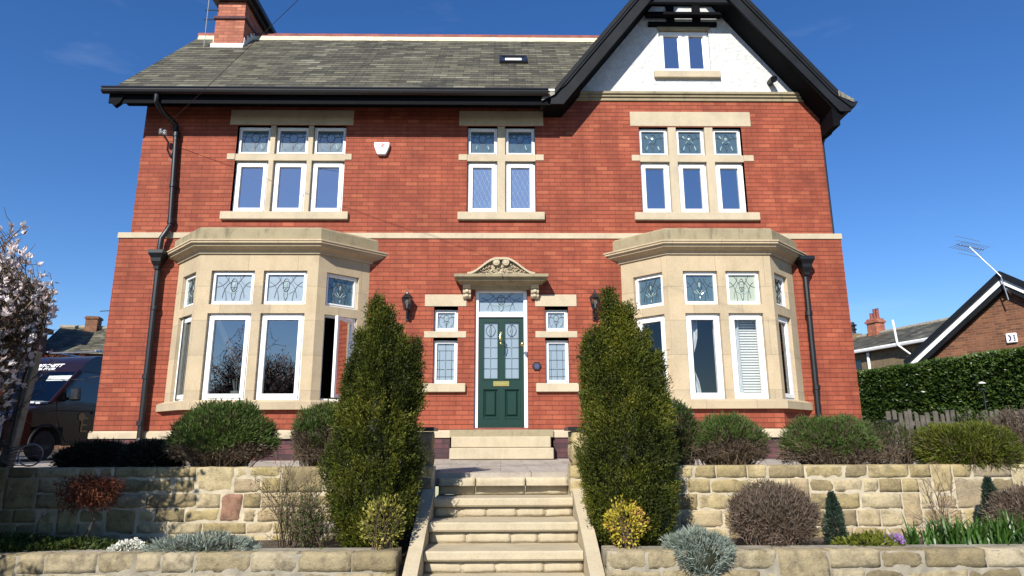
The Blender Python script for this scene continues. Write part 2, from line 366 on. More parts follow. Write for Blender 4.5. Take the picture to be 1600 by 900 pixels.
def window_unit(parent, T, x0, x1, z0, z1, glass, kind='casement', lead=None, rec=.075, split=0, frame='white', mat_lead='came'):
    # outer frame, opening sash and pane, in wall coordinates (u, depth, z)
    fr = .03 if kind != 'fixed' else .055
    mb = MB(); d0, d1 = rec, rec+.07
    def ring(a, b, c, d, w, e0, e1):
        mb.box(a, a+w, e0, e1, c, d, T); mb.box(b-w, b, e0, e1, c, d, T); mb.box(a+w, b-w, e0, e1, d-w, d, T); mb.box(a+w, b-w, e0, e1, c, c+w, T)
    ring(x0, x1, z0, z1, fr, d0, d1)
    if kind == 'casement':
        g = .003; sw = .066; ring(x0+fr+g, x1-fr-g, z0+fr+g, z1-fr-g, sw, d0-.014, d1-.02); i = fr+g+sw
    elif kind == 'top':
        g = .002; sw = .024; ring(x0+fr+g, x1-fr-g, z0+fr+g, z1-fr-g, sw, d0-.01, d1-.02); i = fr+g+sw
    else: i = fr
    f = mb.build('window_frame', frame, parent, bevel=.004)
    a, b, c, d = x0+i, x1-i, z0+i, z1-i; gd = d0+.03
    MB().face([T(a-.01, gd, c-.01), T(b+.01, gd, c-.01), T(b+.01, gd, d+.01), T(a-.01, gd, d+.01)]).build('pane', glass, parent)
    if lead: leading(parent, T, a, b, c, d, gd-.004, lead, mat_lead)
    return (a, b, c, d)

def leading(parent, T, a, b, c, d, w, style, mat_lead):
    mb = MB(); W, H = b-a, d-c; cx, cz = (a+b)/2, (c+d)/2; r = .0042
    def P(u, v): return T(cx+u*W/2, w, cz+v*H/2)          # -1..1
    def line(pts, rr=r if style != 'diamond' else .003): mb.tube([P(*p) for p in pts], rr, 4, caps=False)
    def arc(u0, v0, ru, rv, a0, a1, n=12, rr=r): line([(u0+ru*math.cos(R(a0+(a1-a0)*i/n)), v0+rv*math.sin(R(a0+(a1-a0)*i/n))) for i in range(n+1)], rr)
    bev = mb
    def jewel(u, v, ru, rv, rot=0):
        if random.random() < .22: return
        ru *= .78*random.uniform(.7, 1.1); rv *= .78*random.uniform(.7, 1.1)
        pts = []
        for k in range(8):
            q = 2*math.pi*k/8; x, y = ru*math.cos(q), rv*math.sin(q); pts.append((u+x*math.cos(rot)-y*math.sin(rot), v+x*math.sin(rot)+y*math.cos(rot)))
        mb.cur = 1; top = Vector(P(u, v)); nn = (Vector(T(0, -.012, 0))-Vector(T(0, 0, 0)))
        ring = [Vector(P(*p)) for p in pts]
        for k in range(8): bev.face([ring[k], ring[(k+1) % 8], top+nn*.6])
        mb.cur = 0
    if style == 'fan':        # wide fanlight: arcs sweeping from the sides to a central tulip
        arc(0, -1, .62, 1.55, 10, 170); arc(-1, -1, .62, 1.5, 0, 80); arc(1, -1, .62, 1.5, 100, 180); arc(-1, 1, .7, .9, -88, -10); arc(1, 1, .7, .9, 190, 268)
        line([(-.55, 1), (-.18, .3)]); line([(.55, 1), (.18, .3)])
        arc(0, .25, .17, .5, 0, 360, 16, r*1.2); arc(-.1, -.45, .2, .55, -60, 120); arc(.1, -.45, .2, .55, 60, 240)
        jewel(0, .28, .1, .32); jewel(-.12, -.25, .06, .3, .5); jewel(.12, -.25, .06, .3, -.5); jewel(.3, -.3, .05, .35, -.9); jewel(-.3, -.3, .05, .35, .9); jewel(0, -.75, .06, .2)
    elif style == 'tulip':
        arc(-.5, .0, .34, .75, 90, 270); arc(.5, 0, .34, .75, -90, 90); arc(0, .35, .3, .42, 0, 360, 14, r*1.2)
        line([(-1, .5), (-.3, .4)]); line([(1, .5), (.3, .4)]); line([(0, -.1), (0, -1)]); arc(-.35, -1, .35, .9, 0, 90); arc(.35, -1, .35, .9, 90, 180)
        jewel(-.5, .55, .09, .28, .6); jewel(.5, .55, .09, .28, -.6); jewel(-.5, -.45, .08, .3, -.3); jewel(.5, -.45, .08, .3, .3); jewel(0, .4, .16, .2); jewel(-.25, .1, .07, .2, -.8); jewel(.25, .1, .07, .2, .8)
    elif style == 'grid':
        for u in (-.0,): line([(u, -1), (u, 1)])
        for v in (.62, .1, -.4, -.8): line([(-1, v), (1, v)])
        line([(-.7, -1), (-.7, .62)]); line([(.7, -1), (.7, .62)])
        for v in (.1, -.4): jewel(0, v, .12, .045)
    elif style == 'doorglass':
        line([(0, -1), (0, .45)]); line([(-1, .42), (1, .42)]); arc(0, .7, .62, .2, 0, 360, 16, r*1.3); arc(-.2, .7, .3, .24, -90, 90); arc(.2, .7, .3, .24, 90, 270)
        for v in (.1, -.28, -.64): line([(-1, v), (1, v)]); jewel(0, v, .16, .03)
        jewel(-.2, .72, .14, .07, .5); jewel(.2, .66, .14, .07, -.5)
    elif style == 'diamond':
        for k in range(-4, 5): line([(max(-1, -1+k*.5), -1 if k >= 0 else -1-k*.5), (min(1, 1+k*.5), 1 if k <= 0 else 1-k*.5)][:2]); line([(min(1, 1+k*.5), -1 if k <= 0 else -1+k*.5), (max(-1, -1+k*.5), 1 if k >= 0 else 1+k*.5)])
    mb.build('leading', [mat_lead, 'bevel'], parent)

# ---- front walls
LWX0, LWX1, UWX0, UWX1 = -6.9, 6.235, -6.72, 6.11
BAYS = [(-5.76, -5.10, -3.09, -2.36), (2.16, 2.83, 4.61, 5.27)]
side_win = [(-1.19, -.765), (.775, 1.19)]
holes = [(b[0]+.12, b[3]-.12, .95, 3.6) for b in BAYS] + [(-.468, .468, .54, 3.01)]
for a, b in side_win: holes += [(a, b, 2.24, 2.64), (a, b, 1.325, 2.09)]
mb = MB(); holed(mb, FT, (LWX0, LWX1, .41, 3.95), holes, 0, .22)
mb.face([(LWX0, 5.2, .0), (LWX0, 0, .0), (LWX0, 0, 3.95), (LWX0, 5.2, 3.95)]); mb.face([(LWX1, 0, 0), (LWX1, 5.8, 0), (LWX1, 5.8, 3.95), (LWX1, 0, 3.95)])
mb.face([(LWX1, 5.2, -.1), (LWX0, 5.2, -.1), (LWX0, 5.2, 3.95), (LWX1, 5.2, 3.95)])
wall_lo = mb.build('wall', 'brick', house); tag(wall_lo, 'lower red brick wall')
YU = .03; UT = frameT((0, YU, 0), (1, 0, 0), (0, -1, 0))
tri = [(-4.97, -4.345), (-4.255, -3.635), (-3.545, -2.93)]; two = [(-.64, -.072), (.072, .64)]; trr = [(2.615, 3.175), (3.325, 3.875), (4.03, 4.58)]
ups = [tri, two, trr]
holes = [(g[0][0]+.0, g[-1][1], 4.455, 6.18) for g in ups]
mb = MB(); holed(mb, UT, (UWX0, UWX1, 4.06, 6.72), holes, 0, .22)
mb.face([(UWX0, 5.2, 4.06), (UWX0, YU, 4.06), (UWX0, YU, 6.7), (UWX0, 5.2, 6.7)]); mb.face([(UWX0, YU, 6.7), (UWX0, 2.4, 9.45), (UWX0, 5.2, 6.7)])
mb.face([(UWX1, YU, 4.06), (UWX1, 5.8, 4.06), (UWX1, 5.8, 6.72), (UWX1, YU, 6.72)]); mb.face([(UWX1, 5.2, 4.06), (UWX0, 5.2, 4.06), (UWX0, 5.2, 6.72), (UWX1, 5.2, 6.72)])
tag(mb.build('wall', 'brick', house), 'upper red brick wall')
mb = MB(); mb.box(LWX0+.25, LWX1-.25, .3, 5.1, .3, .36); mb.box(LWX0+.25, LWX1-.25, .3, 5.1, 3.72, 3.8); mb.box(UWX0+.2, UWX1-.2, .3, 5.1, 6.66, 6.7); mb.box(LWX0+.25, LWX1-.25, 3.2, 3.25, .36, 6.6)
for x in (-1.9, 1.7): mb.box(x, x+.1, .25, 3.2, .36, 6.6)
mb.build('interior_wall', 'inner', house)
# plinth, string course, gable moulding
plseg = [[(LWX0, .4), (LWX0, 0), (BAYS[0][0], 0)], [(BAYS[0][3], 0), (-.87, 0)], [(.89, 0), (BAYS[1][0], 0)], [(BAYS[1][3], 0), (LWX1, 0), (LWX1, .4)]]
prof = [(0, .41), (.045, .41), (.045, .5), (.0, .535)]
for p in plseg:
    mb = MB()
    for i in range(len(p)-1):
        a, b = Vector(p[i]), Vector(p[i+1]); d = (b-a).normalized(); nn = Vector((d.y, -d.x)); ext = .045
        A = a-d*(ext if i > 0 else 0); B = b+d*(ext if i < len(p)-2 else 0)
        for (o0, z0), (o1, z1) in zip(prof, prof[1:]): mb.face([(*(A+nn*o0), z0), (*(B+nn*o0), z0), (*(B+nn*o1), z1), (*(A+nn*o1), z1)])
    mb.build('plinth_course', 'sand', house)
for a, b in ((LWX0, BAYS[0][0]+.04), (BAYS[0][3]-.04, -.87), (.89, BAYS[1][0]+.04), (BAYS[1][3]-.04, LWX1)): MB().box(a, b, -.02, 0, -.2, .41).build('plinth', 'blue_brick', house)
mb = MB(); mb.hexa([(LWX0-.02, -.022, 3.94), (LWX1+.02, -.022, 3.94), (LWX1+.02, .3, 3.94), (LWX0-.02, .3, 3.94), (LWX0-.02, -.022, 4.045), (LWX1+.02, -.022, 4.045), (UWX1, .3, 4.10), (UWX0, .3, 4.10)])
mb.build('string_course', 'sand', house, bevel=.006)
# ---- upper windows
for gi, (g, sides) in enumerate(zip(ups, ((-5.12, -2.80), (-.80, .80), (2.46, 4.77)))):
    mb = MB()
    cells = []
    for a, b in g: cells += [(a, b, 4.455, 5.475), (a, b, 5.605, 6.18)]
    holed(mb, UT, (g[0][0], g[-1][1], 4.455, 6.18), cells, .004, .16)
    w = mb.build('window', 'sand', house); tag(w, ['three light stone mullioned upper window', 'two light stone mullioned upper window above the door', 'three light stone mullioned upper window under the gable'][gi])
    m = MB(); m.box(sides[0], sides[1], -.012, .15, 6.195, 6.495, UT); m.build('lintel', 'sand', w, bevel=.005)
    m = MB(); m.box(sides[0], sides[1], -.07, .15, 4.30, 4.448, UT); m.build('sill', 'sand', w, bevel=.008)
    m = MB(); m.box(sides[0], g[0][0]-.002, -.012, .06, 5.485, 5.605, UT); m.box(g[-1][1]+.002, sides[1], -.012, .06, 5.485, 5.605, UT); m.build('transom_end', 'sand', w, bevel=.004)
    for a, b in g:
        q = .006
        window_unit(w, UT, a+q, b-q, 4.46, 5.468, 'glass_sky' if gi != 1 else 'glass_pattern', lead=None if gi != 1 else 'diamond', mat_lead='came' if gi != 1 else 'bevel')
        window_unit(w, UT, a+q, b-q, 5.61, 6.172, 'glass_lead', kind='top', lead='tulip')
# ---- door side windows
for (a, b), (s0, s1) in zip(side_win, ((-1.355, -.615), (.605, 1.345))):
    w = MB().box(s0, s1, -.012, .12, 2.685, 2.90, FT).build('window', 'sand', house, bevel=.005); tag(w, 'narrow side window beside the front door')
    MB().box(s0, s1, -.012, .12, 2.125, 2.24, FT).build('transom', 'sand', w, bevel=.005)
    MB().box(s0, s1, -.07, .14, 1.175, 1.325, FT).build('sill', 'sand', w, bevel=.008)
    m = MB(); m.box(a, b, .0, .14, 2.64, 2.685, FT); m.box(a, b, .0, .14, 2.09, 2.125, FT); m.build('soffit_strip', 'sand', w)
    window_unit(w, FT, a+.004, b-.004, 2.242, 2.636, 'glass_frost', kind='top', lead='tulip')
    window_unit(w, FT, a+.004, b-.004, 1.33, 2.086, 'glass_frost', kind='top', lead='grid')
# ---- bays
def bay(xa, xb, xc, xd, yb, left):
    path = [(xa, 0), (xb, yb), (xc, yb), (xd, 0)]
    mb = MB(); pl = []
    for i, (p, q) in enumerate(zip(path, path[1:])):
        d = Vector((q[0]-p[0], q[1]-p[1], 0)); L = d.length; d.normalize(); n = Vector((d.y, -d.x, 0)); pl.append((frameT((p[0], p[1], 0), d, n), L))
    W = []
    for i, (T, L) in enumerate(pl):
        if i == 1: us = [(.22, .945), (1.095, 1.825)] if left else [(.265, .855), (.995, 1.58)]
        else: us = [(.25*L/.93, .83*L/.93)]
        if i == 2 and not left: us = [(.12, .66)]
        if i == 2 and left: us = [(.16, .78)]
        hs_ = []
        for a, b in us: hs_ += [(a, b, 1.01, 2.44), (a, b, 2.592, 3.172)]
        holed(mb, T, (0, L, .99, 3.47), hs_, 0, .15); W.append((T, us))
    w = mb.build('bay_window', 'sand_b', house); tag(w, 'stone bay with one casement open' if left else 'stone bay with a white blind and net curtains inside')
    m = MB(); sweep(m, path, [(-.1, .855), (.09, .855), (.09, .975), (.0, 1.012), (-.08, 1.012)]); m.build('sill', 'sand_b', w)
    m = MB(); sweep(m, path, [(0, .53), (0, .86)]); m.build('brick_base', 'brick', w)
    m = MB(); sweep(m, path, [(0, .40), (.05, .40), (.05, .5), (0, .535)]); m.build('plinth_course', 'sand', w)
    m = MB(); sweep(m, path, [(.0, -.2), (.0, .405)]); m.build('plinth', 'blue_brick', w)
    m = MB(); sweep(m, path, [(-.02, 3.455), (.03, 3.46), (.035, 3.5), (.09, 3.53), (.15, 3.56), (.165, 3.60), (.20, 3.605), (.2, 3.635), (.215, 3.64), (.215, 3.665), (.085, 3.70)]); m.build('cornice', 'sand_b', w)
    m = MB(); sweep(m, path, [(.09, 3.655), (.09, 3.88), (.055, 3.915), (-.3, 3.915)]); m.build('parapet', 'sand_w', w)
    op = offset_path(path, .07); m = MB(); m.face([(p.x, p.y, 3.9) for p in op]); m.build('flat_roof', 'lead', w)
    # the floor and ceiling of the bay inside
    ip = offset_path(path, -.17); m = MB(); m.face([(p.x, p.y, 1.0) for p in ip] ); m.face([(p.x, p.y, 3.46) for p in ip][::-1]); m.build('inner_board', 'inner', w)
    for i, (T, us) in enumerate(W):
        for k, (a, b) in enumerate(us):
            q = .005
            if left and i == 2:
                fixed = MB()
                for (c0, c1, e0, e1) in ((a+q, a+q+.03, 1.013, 2.436), (b-q-.03, b-q, 1.013, 2.436), (a+q+.03, b-q-.03, 2.406, 2.436), (a+q+.03, b-q-.03, 1.013, 1.043)): fixed.box(c0, c1, .05, .12, e0, e1, T)
                fixed.build('window_frame', 'white', w, bevel=.004)
                h = Vector(T(b-.04, .045, 0)); d0 = (Vector(T(a, 0, 0))-Vector(T(b, 0, 0))).normalized(); nn = (Vector(T(0, -1, 0))-Vector(T(0, 0, 0))).normalized()
                an = R(32); t2 = d0*math.cos(an)+nn*math.sin(an); n2 = t2.cross(Vector((0, 0, 1))); ln = b-a-.08
                ST = lambda u, ww, z, h=h, t2=t2, n2=n2: h+t2*u+n2*ww+Vector((0, 0, z))
                sb = MB(); sb.box(0, .06, 0, .05, 1.05, 2.4, ST); sb.box(ln-.06, ln, 0, .05, 1.05, 2.4, ST); sb.box(.06, ln-.06, 0, .05, 2.34, 2.4, ST); sb.box(.06, ln-.06, 0, .05, 1.05, 1.11, ST)
                s_ = sb.build('casement_sash', 'white', w, bevel=.004)
                MB().face([ST(.05, .025, 1.1), ST(ln-.05, .025, 1.1), ST(ln-.05, .025, 2.35), ST(.05, .025, 2.35)]).build('pane', 'glass', w)
            else:
                gl = 'glass' if left else 'glass_clear'
                window_unit(w, T, a+q, b-q, 1.015, 2.435, gl, rec=.06)
            tl = 'glass_frost' if left and i == 1 else ('glass_green' if (not left and i == 1 and k == 1) else 'glass_lead')
            window_unit(w, T, a+q, b-q, 2.597, 3.167, tl, kind='top', lead='fan', rec=.06)
    return w
bay(*BAYS[0], -.66, True); bay(*BAYS[1], -.66, False)
# ---- door
df = MB()
df.box(-.465, -.402, .07, .19, .545, 3.005, FT); df.box(.402, .465, .07, .19, .545, 3.005, FT); df.box(-.402, .402, .07, .19, 2.955, 3.005, FT); df.box(-.402, .402, .065, .19, 2.505, 2.60, FT)
door_fr = df.build('door_frame', 'white', house, bevel=.006)
MB().face([FT(-.405, .12, 2.59), FT(.405, .12, 2.59), FT(.405, .12, 2.96), FT(-.405, .12, 2.96)]).build('fanlight', 'glass_frost', door_fr)
leading(door_fr, FT, -.4, .4, 2.6, 2.955, .115, 'fan', 'came')
dm = MB(); pan = [(-.318, -.055, 1.41, 2.42), (.055, .318, 1.41, 2.42), (-.318, -.055, .74, 1.24), (.055, .318, .74, 1.24)]
holed(dm, FT, (-.4, .4, .575, 2.502), pan, .1, .03)
for a, b, c, d in pan:
    dm.face([FT(a, .13, c), FT(b, .13, c), FT(b, .13, d), FT(a, .13, d)])
    m_ = .028    # moulding round each panel
    for (e0, e1, g0, g1) in ((a-.012, a+.01, c-.012, d+.012), (b-.01, b+.012, c-.012, d+.012), (a+.01, b-.01, d-.01, d+.012), (a+.01, b-.01, c-.012, c+.01)): dm.box(e0, e1, .09, .1, g0, g1, FT)
for a, b, c, d in pan[2:]: dm.hexa([FT(a+.03, .129, c+.03), FT(b-.03, .129, c+.03), FT(b-.06, .105, c+.06), FT(a+.06, .105, c+.06), FT(a+.03, .129, d-.03), FT(b-.03, .129, d-.03), FT(b-.06, .105, d-.06), FT(a+.06, .105, d-.06)])
door = dm.build('door', 'door', house); tag(door, 'dark green panelled front door with two leaded panes')
for a, b, c, d in pan[:2]:
    MB().face([FT(a, .126, c), FT(b, .126, c), FT(b, .126, d), FT(a, .126, d)]).build('pane', 'glass_frost', door); leading(door, FT, a, b, c, d, .12, 'doorglass', 'came')
m = MB(); m.box(-.14, .14, .088, .1, 1.285, 1.375, FT); m.box(-.11, .11, .082, .088, 1.305, 1.355, FT); m.build('letterbox', 'brass', door, bevel=.004)
m = MB(); m.lathe([(0, .03), (.022, .03), (.026, .015), (.02, 0)], (-.005, -.095, 2.19), 12, (0, -1, 0)); m.tube([(-.005, -.12, 2.18), (-.022, -.135, 2.13), (-.018, -.14, 2.07), (-.005, -.14, 2.04), (.008, -.14, 2.07), (.012, -.135, 2.13), (-.005, -.12, 2.18)], .009, 6); m.lathe([(0, .022), (.016, .018), (.02, .008), (.015, 0)], (-.005, -.1, 2.005), 10, (0, -1, 0)); m.build('knocker', 'brass', door, smooth=True)
m = MB(); m.lathe([(.033, 0), (.033, .008), (.014, .014), (.014, .035), (.032, .05), (.034, .065), (.02, .078), (0, .08)], (.368, -.1+.0, 1.99), 14, (0, -1, 0)); m.build('door_knob', 'brass', door, smooth=True)
m = MB(); m.box(-.465, .465, -.01, .25, .535, .574, FT); m.build('threshold', 'ridge', house)
# door step of three stones
ds = MB(); ds.box(-.82, .84, -.72, -.02, .068, .245); ds.build('doorstep', 'step', house, bevel=.012)
ds = MB(); ds.box(-.82, .82, -.37, -.02, .247, .425); ds.build('doorstep', 'step', house, bevel=.012)
ds = MB(); ds.box(-.868, .888, -.10, .02, .41, .54); ds.build('doorstep', 'sand_w', house, bevel=.008)
# ---- carved canopy over the door
cn = MB(); pth = [(-.50, 0), (-.50, -.06), (.50, -.06), (.50, 0)]
def rect_sweep(mb, x0, x1, yf, prof, y_wall=0):
    rows = [[(x0-o, y_wall, z), (x0-o, yf-o, z), (x1+o, yf-o, z), (x1+o, y_wall, z)] for o, z in prof]
    for a, b in zip(rows, rows[1:]):
        for i in range(3): mb.face([a[i], a[i+1], b[i+1], b[i]])
    mb.face([rows[-1][0], rows[-1][1], rows[-1][2], rows[-1][3]]); mb.face(rows[0][::-1])
rect_sweep(cn, -.50, .50, -.05, [(0, 2.985), (.03, 2.99), (.05, 3.03), (.12, 3.06), (.22, 3.075), (.25, 3.09), (.255, 3.12), (.29, 3.125), (.30, 3.14), (.32, 3.145), (.32, 3.195)])
canopy = cn.build('door_canopy', 'sand_w', house)
pc = []
for i in range(25):
    u = -1+2*i/24; a = abs(u); z = 3.535-.275*(1-math.cos(min(1, max(0, (a-.12)/.88))*math.pi))/2
    pc.append((u*.6, z))
pm = MB(); pm.prism([(x, 3.19) for x in (-.6, .6)]+[(x, z-.03) for x, z in pc][::-1], -.10, -.0)
for (x0, z0), (x1, z1) in zip(pc, pc[1:]): pm.hexa([(x0, -.2, z0-.035), (x1, -.2, z1-.035), (x1, 0, z1-.035), (x0, 0, z0-.035), (x0, -.2, z0+.005), (x1, -.2, z1+.005), (x1, 0, z1+.005), (x0, 0, z0+.005)])
for sx in (-1, 1):
    pm.lathe([(0, .1), (.03, .1), (.04, .09), (.055, .095), (.066, .075), (.066, 0)], (sx*.085, -.1, 3.45), 14, (0, -1, 0))
pm.build('pediment', 'sand', canopy)
cv = MB(); rng = random.Random(3)
for i in range(330):
    x = rng.uniform(-.52, .52); zt = 3.49-.275*(1-math.cos(min(1, max(0, (abs(x)/.6-.12)/.88))*math.pi))/2; z = rng.uniform(3.2, max(3.21, zt-.01))
    if z > zt-.005: continue
    r = rng.uniform(.012, .03); a = rng.uniform(0, 6.28); h = rng.uniform(.015, .05)
    cv.lathe([(r, 0), (r*.95, h*.5), (r*.5, h), (0, h*.9)], (x, -.1, z), 6, (rng.uniform(-.5, .5), -1, rng.uniform(-.4, .4)), a)
for sx in (-1, 1):
    for k in range(7):
        a = k*.9; cv.tube([(sx*(.18+.055*k*math.cos(.3)), -.13, 3.36-.022*k), (sx*(.2+.055*k), -.16, 3.39-.026*k), (sx*(.235+.055*k), -.14, 3.36-.026*k)], [.008, .016, .006], 5)
cv.build('carving', 'sand', canopy)
ik = MB(); ik.tube([(.005, -.38, 3.2), (.02, -.385, 3.15), (.035, -.36, 3.09)], .007, 5); ik.build('lamp_hook', 'iron', canopy)
for x in (-.607, .597):
    pr = [(0, 2.82), (-.06, 2.82), (-.09, 2.85), (-.085, 2.89), (-.12, 2.91), (-.13, 2.95), (-.1, 2.98), (-.15, 3.0), (-.17, 3.04), (-.17, 3.06), (0, 3.06)]
    m = MB(); m.prism([(y, z) for y, z in pr], x-.07, x+.07, 'x')
    for zz, yy in ((2.87, -.09), (2.94, -.13)): m.lathe([(.035, 0), (.03, .015), (0, .025)], (x, yy, zz), 8, (0, -1, .2))
    for s in (-1, 1): m.lathe([(.022, 0), (.018, .012), (0, .018)], (x+s*.045, -.15, 3.01), 8, (0, -1, 0))
    m.build('corbel', 'sand', canopy, bevel=.004)

# ---- main roof
RY, RZ, EY, EZ = 2.4, 9.6, -.52, 6.615
def slope_courses(mb, P0, P1, P2, P3, n, lift=.014):   # P0 P1 eave left/right, P2 P3 ridge right/left
    P0, P1, P2, P3 = map(Vector, (P0, P1, P2, P3)); nrm = (P1-P0).cross(P3-P0).normalized(); L = (P3-P0).length; t = (P1-P0).normalized(); bb = nrm.cross(t)
    for k in range(n):
        a, b = k/n, (k+1)/n
        q = [P0.lerp(P3, a)+nrm*lift, P1.lerp(P2, a)+nrm*lift, P1.lerp(P2, b)+nrm*.002, P0.lerp(P3, b)+nrm*.002]
        uv = [(p.dot(t), (a if i < 2 else b)*n*.19+.001) for i, p in enumerate(q)]
        mb.face(q, uv); mb.face([P0.lerp(P3, a), P1.lerp(P2, a), q[1], q[0]])
rf = MB(); slope_courses(rf, (-7.08, EY, EZ), (1.02, EY, EZ), (3.4, RY, RZ), (-7.08, RY, RZ), 27)
rf.face([(-7.08, 5.4, EZ), (-7.08, RY, RZ), (6.2, RY, RZ), (6.2, 5.4, EZ)])
rf.face([(-7.08, EY, EZ), (-7.08, EY, EZ-.06), (-7.08, RY, RZ-.06), (-7.08, RY, RZ)]); rf.face([(-7.08, EY, EZ-.06), (1.0, EY, EZ-.06), (3.4, RY, RZ-.06), (-7.08, RY, RZ-.06)][::-1])
roof = rf.build('roof', 'slate', house); tag(roof, 'grey green slate roof slope')
rg = MB()
x = -7.08
while x < 2.6:
    rg.tube([(x, RY, RZ+.0), (x+.44, RY, RZ+.0)], .105, 10); rg.tube([(x+.44, RY, RZ+.0), (x+.455, RY, RZ+.0)], .108, 10); x += .457
rg.build('ridge_tiles', 'ridge', roof)
mo = MB(); xx = -7.05; rng = random.Random(8)
while xx < 2.5:
    ll = rng.uniform(.3, .6); o = rng.uniform(-.012, .012); mo.hexa([(xx, RY-.155+o, RZ-.155+o), (xx+ll, RY-.155+o, RZ-.155+o), (xx+ll, RY-.06, RZ+.0), (xx, RY-.06, RZ+.0), (xx, RY-.145, RZ-.10), (xx+ll, RY-.145, RZ-.10), (xx+ll, RY-.07, RZ+.05), (xx, RY-.07, RZ+.05)]); xx += ll
mo.build('ridge_mortar', 'mort', roof)
# gutter, fascia, soffit along the main eaves
m = MB(); gp = [(-.035, 0), (-.055, -.02), (-.07, -.06), (-.055, -.095), (0, -.115), (.055, -.095), (.06, 0), (.05, 0), (.045, -.085), (0, -.1), (-.05, -.085), (-.055, -.06)]
gpy = [(EY-.055+y, EZ-.012+z) for y, z in gp]
m.prism(gpy[::-1], -7.2, .86, 'x'); m.tube([(-7.2, EY-.125, EZ-.02), (.86, EY-.125, EZ-.02)], .012, 6)
gutter = m.build('gutter', 'black', house)
m = MB(); m.box(-7.06, .98, EY-.03, EY+.02, EZ-.01, EZ+.03); m.build('eaves_sheen_strip', 'leadw', house)  # pale lead strip, the gutter lip's sunlit sheen put into its colour
m = MB(); m.box(-7.12, .9, EY+.02, EY+.05, EZ-.27, EZ-.02); m.build('fascia', 'matt_black', house)
m = MB(); m.box(-7.06, .95, EY+.05, .02, EZ-.055, EZ-.03); m.build('soffit', 'matt_black', house)
m = MB(); m.prism([(-7.1, EZ-.06), (-7.1, EZ-.24), (-6.99, EZ-.35), (-6.90, EZ-.275), (-6.8, EZ-.06)], EY-.01, EY+.08); m.build('eaves_end', 'matt_black', house)
m = MB(); m.hexa([(-7.10, EY, EZ-.22), (-7.06, EY, EZ-.22), (-7.06, RY, RZ-.22), (-7.10, RY, RZ-.22), (-7.10, EY, EZ-.02), (-7.06, EY, EZ-.02), (-7.06, RY, RZ-.02), (-7.10, RY, RZ-.02)]); m.build('verge_board', 'matt_black', house)
# skylight
sk = lambda u, v, w: Vector((u, .80+v*.697, EZ+1.0223*(.80-EY)+v*.7125)) + Vector((0, -.717, .697))*w
m = MB(); 
for a, b, c, d in ((-.04, .02, 0, .48), (.48, .54, 0, .48), (.02, .48, .42, .48), (.02, .48, 0, .06)): m.hexa([sk(a, c, 0), sk(b, c, 0), sk(b, d, 0), sk(a, d, 0), sk(a, c, .07), sk(b, c, .07), sk(b, d, .07), sk(a, d, .07)])
skl = m.build('skylight', 'iron', house)
m = MB(); m.face([sk(.02, .06, .05), sk(.48, .06, .05), sk(.48, .42, .05), sk(.02, .42, .05)]); m.build('pane', 'glass_sky', skl)
m = MB(); m.hexa([sk(.08, .1, .055), sk(.42, .1, .055), sk(.42, .26, .055), sk(.08, .26, .055), sk(.08, .1, .066), sk(.42, .1, .066), sk(.42, .26, .066), sk(.08, .26, .066)]); m.build('blind', 'blind', skl)
# ---- chimney on the ridge
cx0, cx1, cy0, cy1 = -6.43, -5.78, 1.74, 3.05
m = MB(); m.box(cx0, cx1, cy0, cy1, 8.6, 9.62); m.box(cx0+.02, cx1-.02, cy0+.02, cy1-.02, 9.7, 10.1); chim = m.build('chimney', 'chim_brick', house); tag(chim, 'red brick chimney stack with a dark oversailing cap')
m = MB(); m.box(cx0-.04, cx1+.03, cy0-.04, cy1+.03, 9.62, 9.70); m.build('chimney_band', 'blue_brick', chim, bevel=.01)
m = MB(); m.box(cx0-.09, cx1+.09, cy0-.08, cy1+.09, 10.08, 10.17); m.box(cx0-.17, cx1+.18, cy0-.15, cy1+.16, 10.17, 10.3); m.box(cx0-.05, cx1+.05, cy0, cy1, 10.3, 10.45); m.build('chimney_cap', 'iron', chim, bevel=.015)
m = MB(); 
zb = EZ+1.0223*(cy0-EY)
m.hexa([(cx0-.05, cy0-.03, zb-.06), (cx1+.02, cy0-.03, zb-.06), (cx1+.02, cy0-.004, zb-.02), (cx0-.05, cy0-.004, zb-.02), (cx0-.05, cy0-.02, zb+.09), (cx1+.02, cy0-.02, zb+.09), (cx1+.02, cy0-.002, zb+.09), (cx0-.05, cy0-.002, zb+.09)])
for k in range(4):
    y = cy0+.02+k*.16; z = EZ+1.0223*(y-EY); m.box(cx0-.025, cx0-.003, y, y+.16, z-.05, z+.24); m.box(cx1+.003, cx1+.022, y, y+.16, z-.05, z+.24)
m.build('flashing', 'leadw', chim)
for y in (2.1, 2.7): m = MB(); m.lathe([(.12, 0), (.13, .05), (.11, .08), (.1, .4), (.13, .42), (.13, .47), (.09, .47)], (-6.1, y, 10.45), 14); m.build('chimney_pot', 'ridge', chim, smooth=True)
# ---- front gable
GX, GZ, GS, GY = 3.6, 9.97, 1.27, -.5
m = MB(); m.prism([(1.36, 6.72), (6.11, 6.72), (6.11, 6.8), (GX+.12, GZ-.35), (GX-.12, GZ-.35), (1.3, 7.0)], YU+.01, YU+.2)
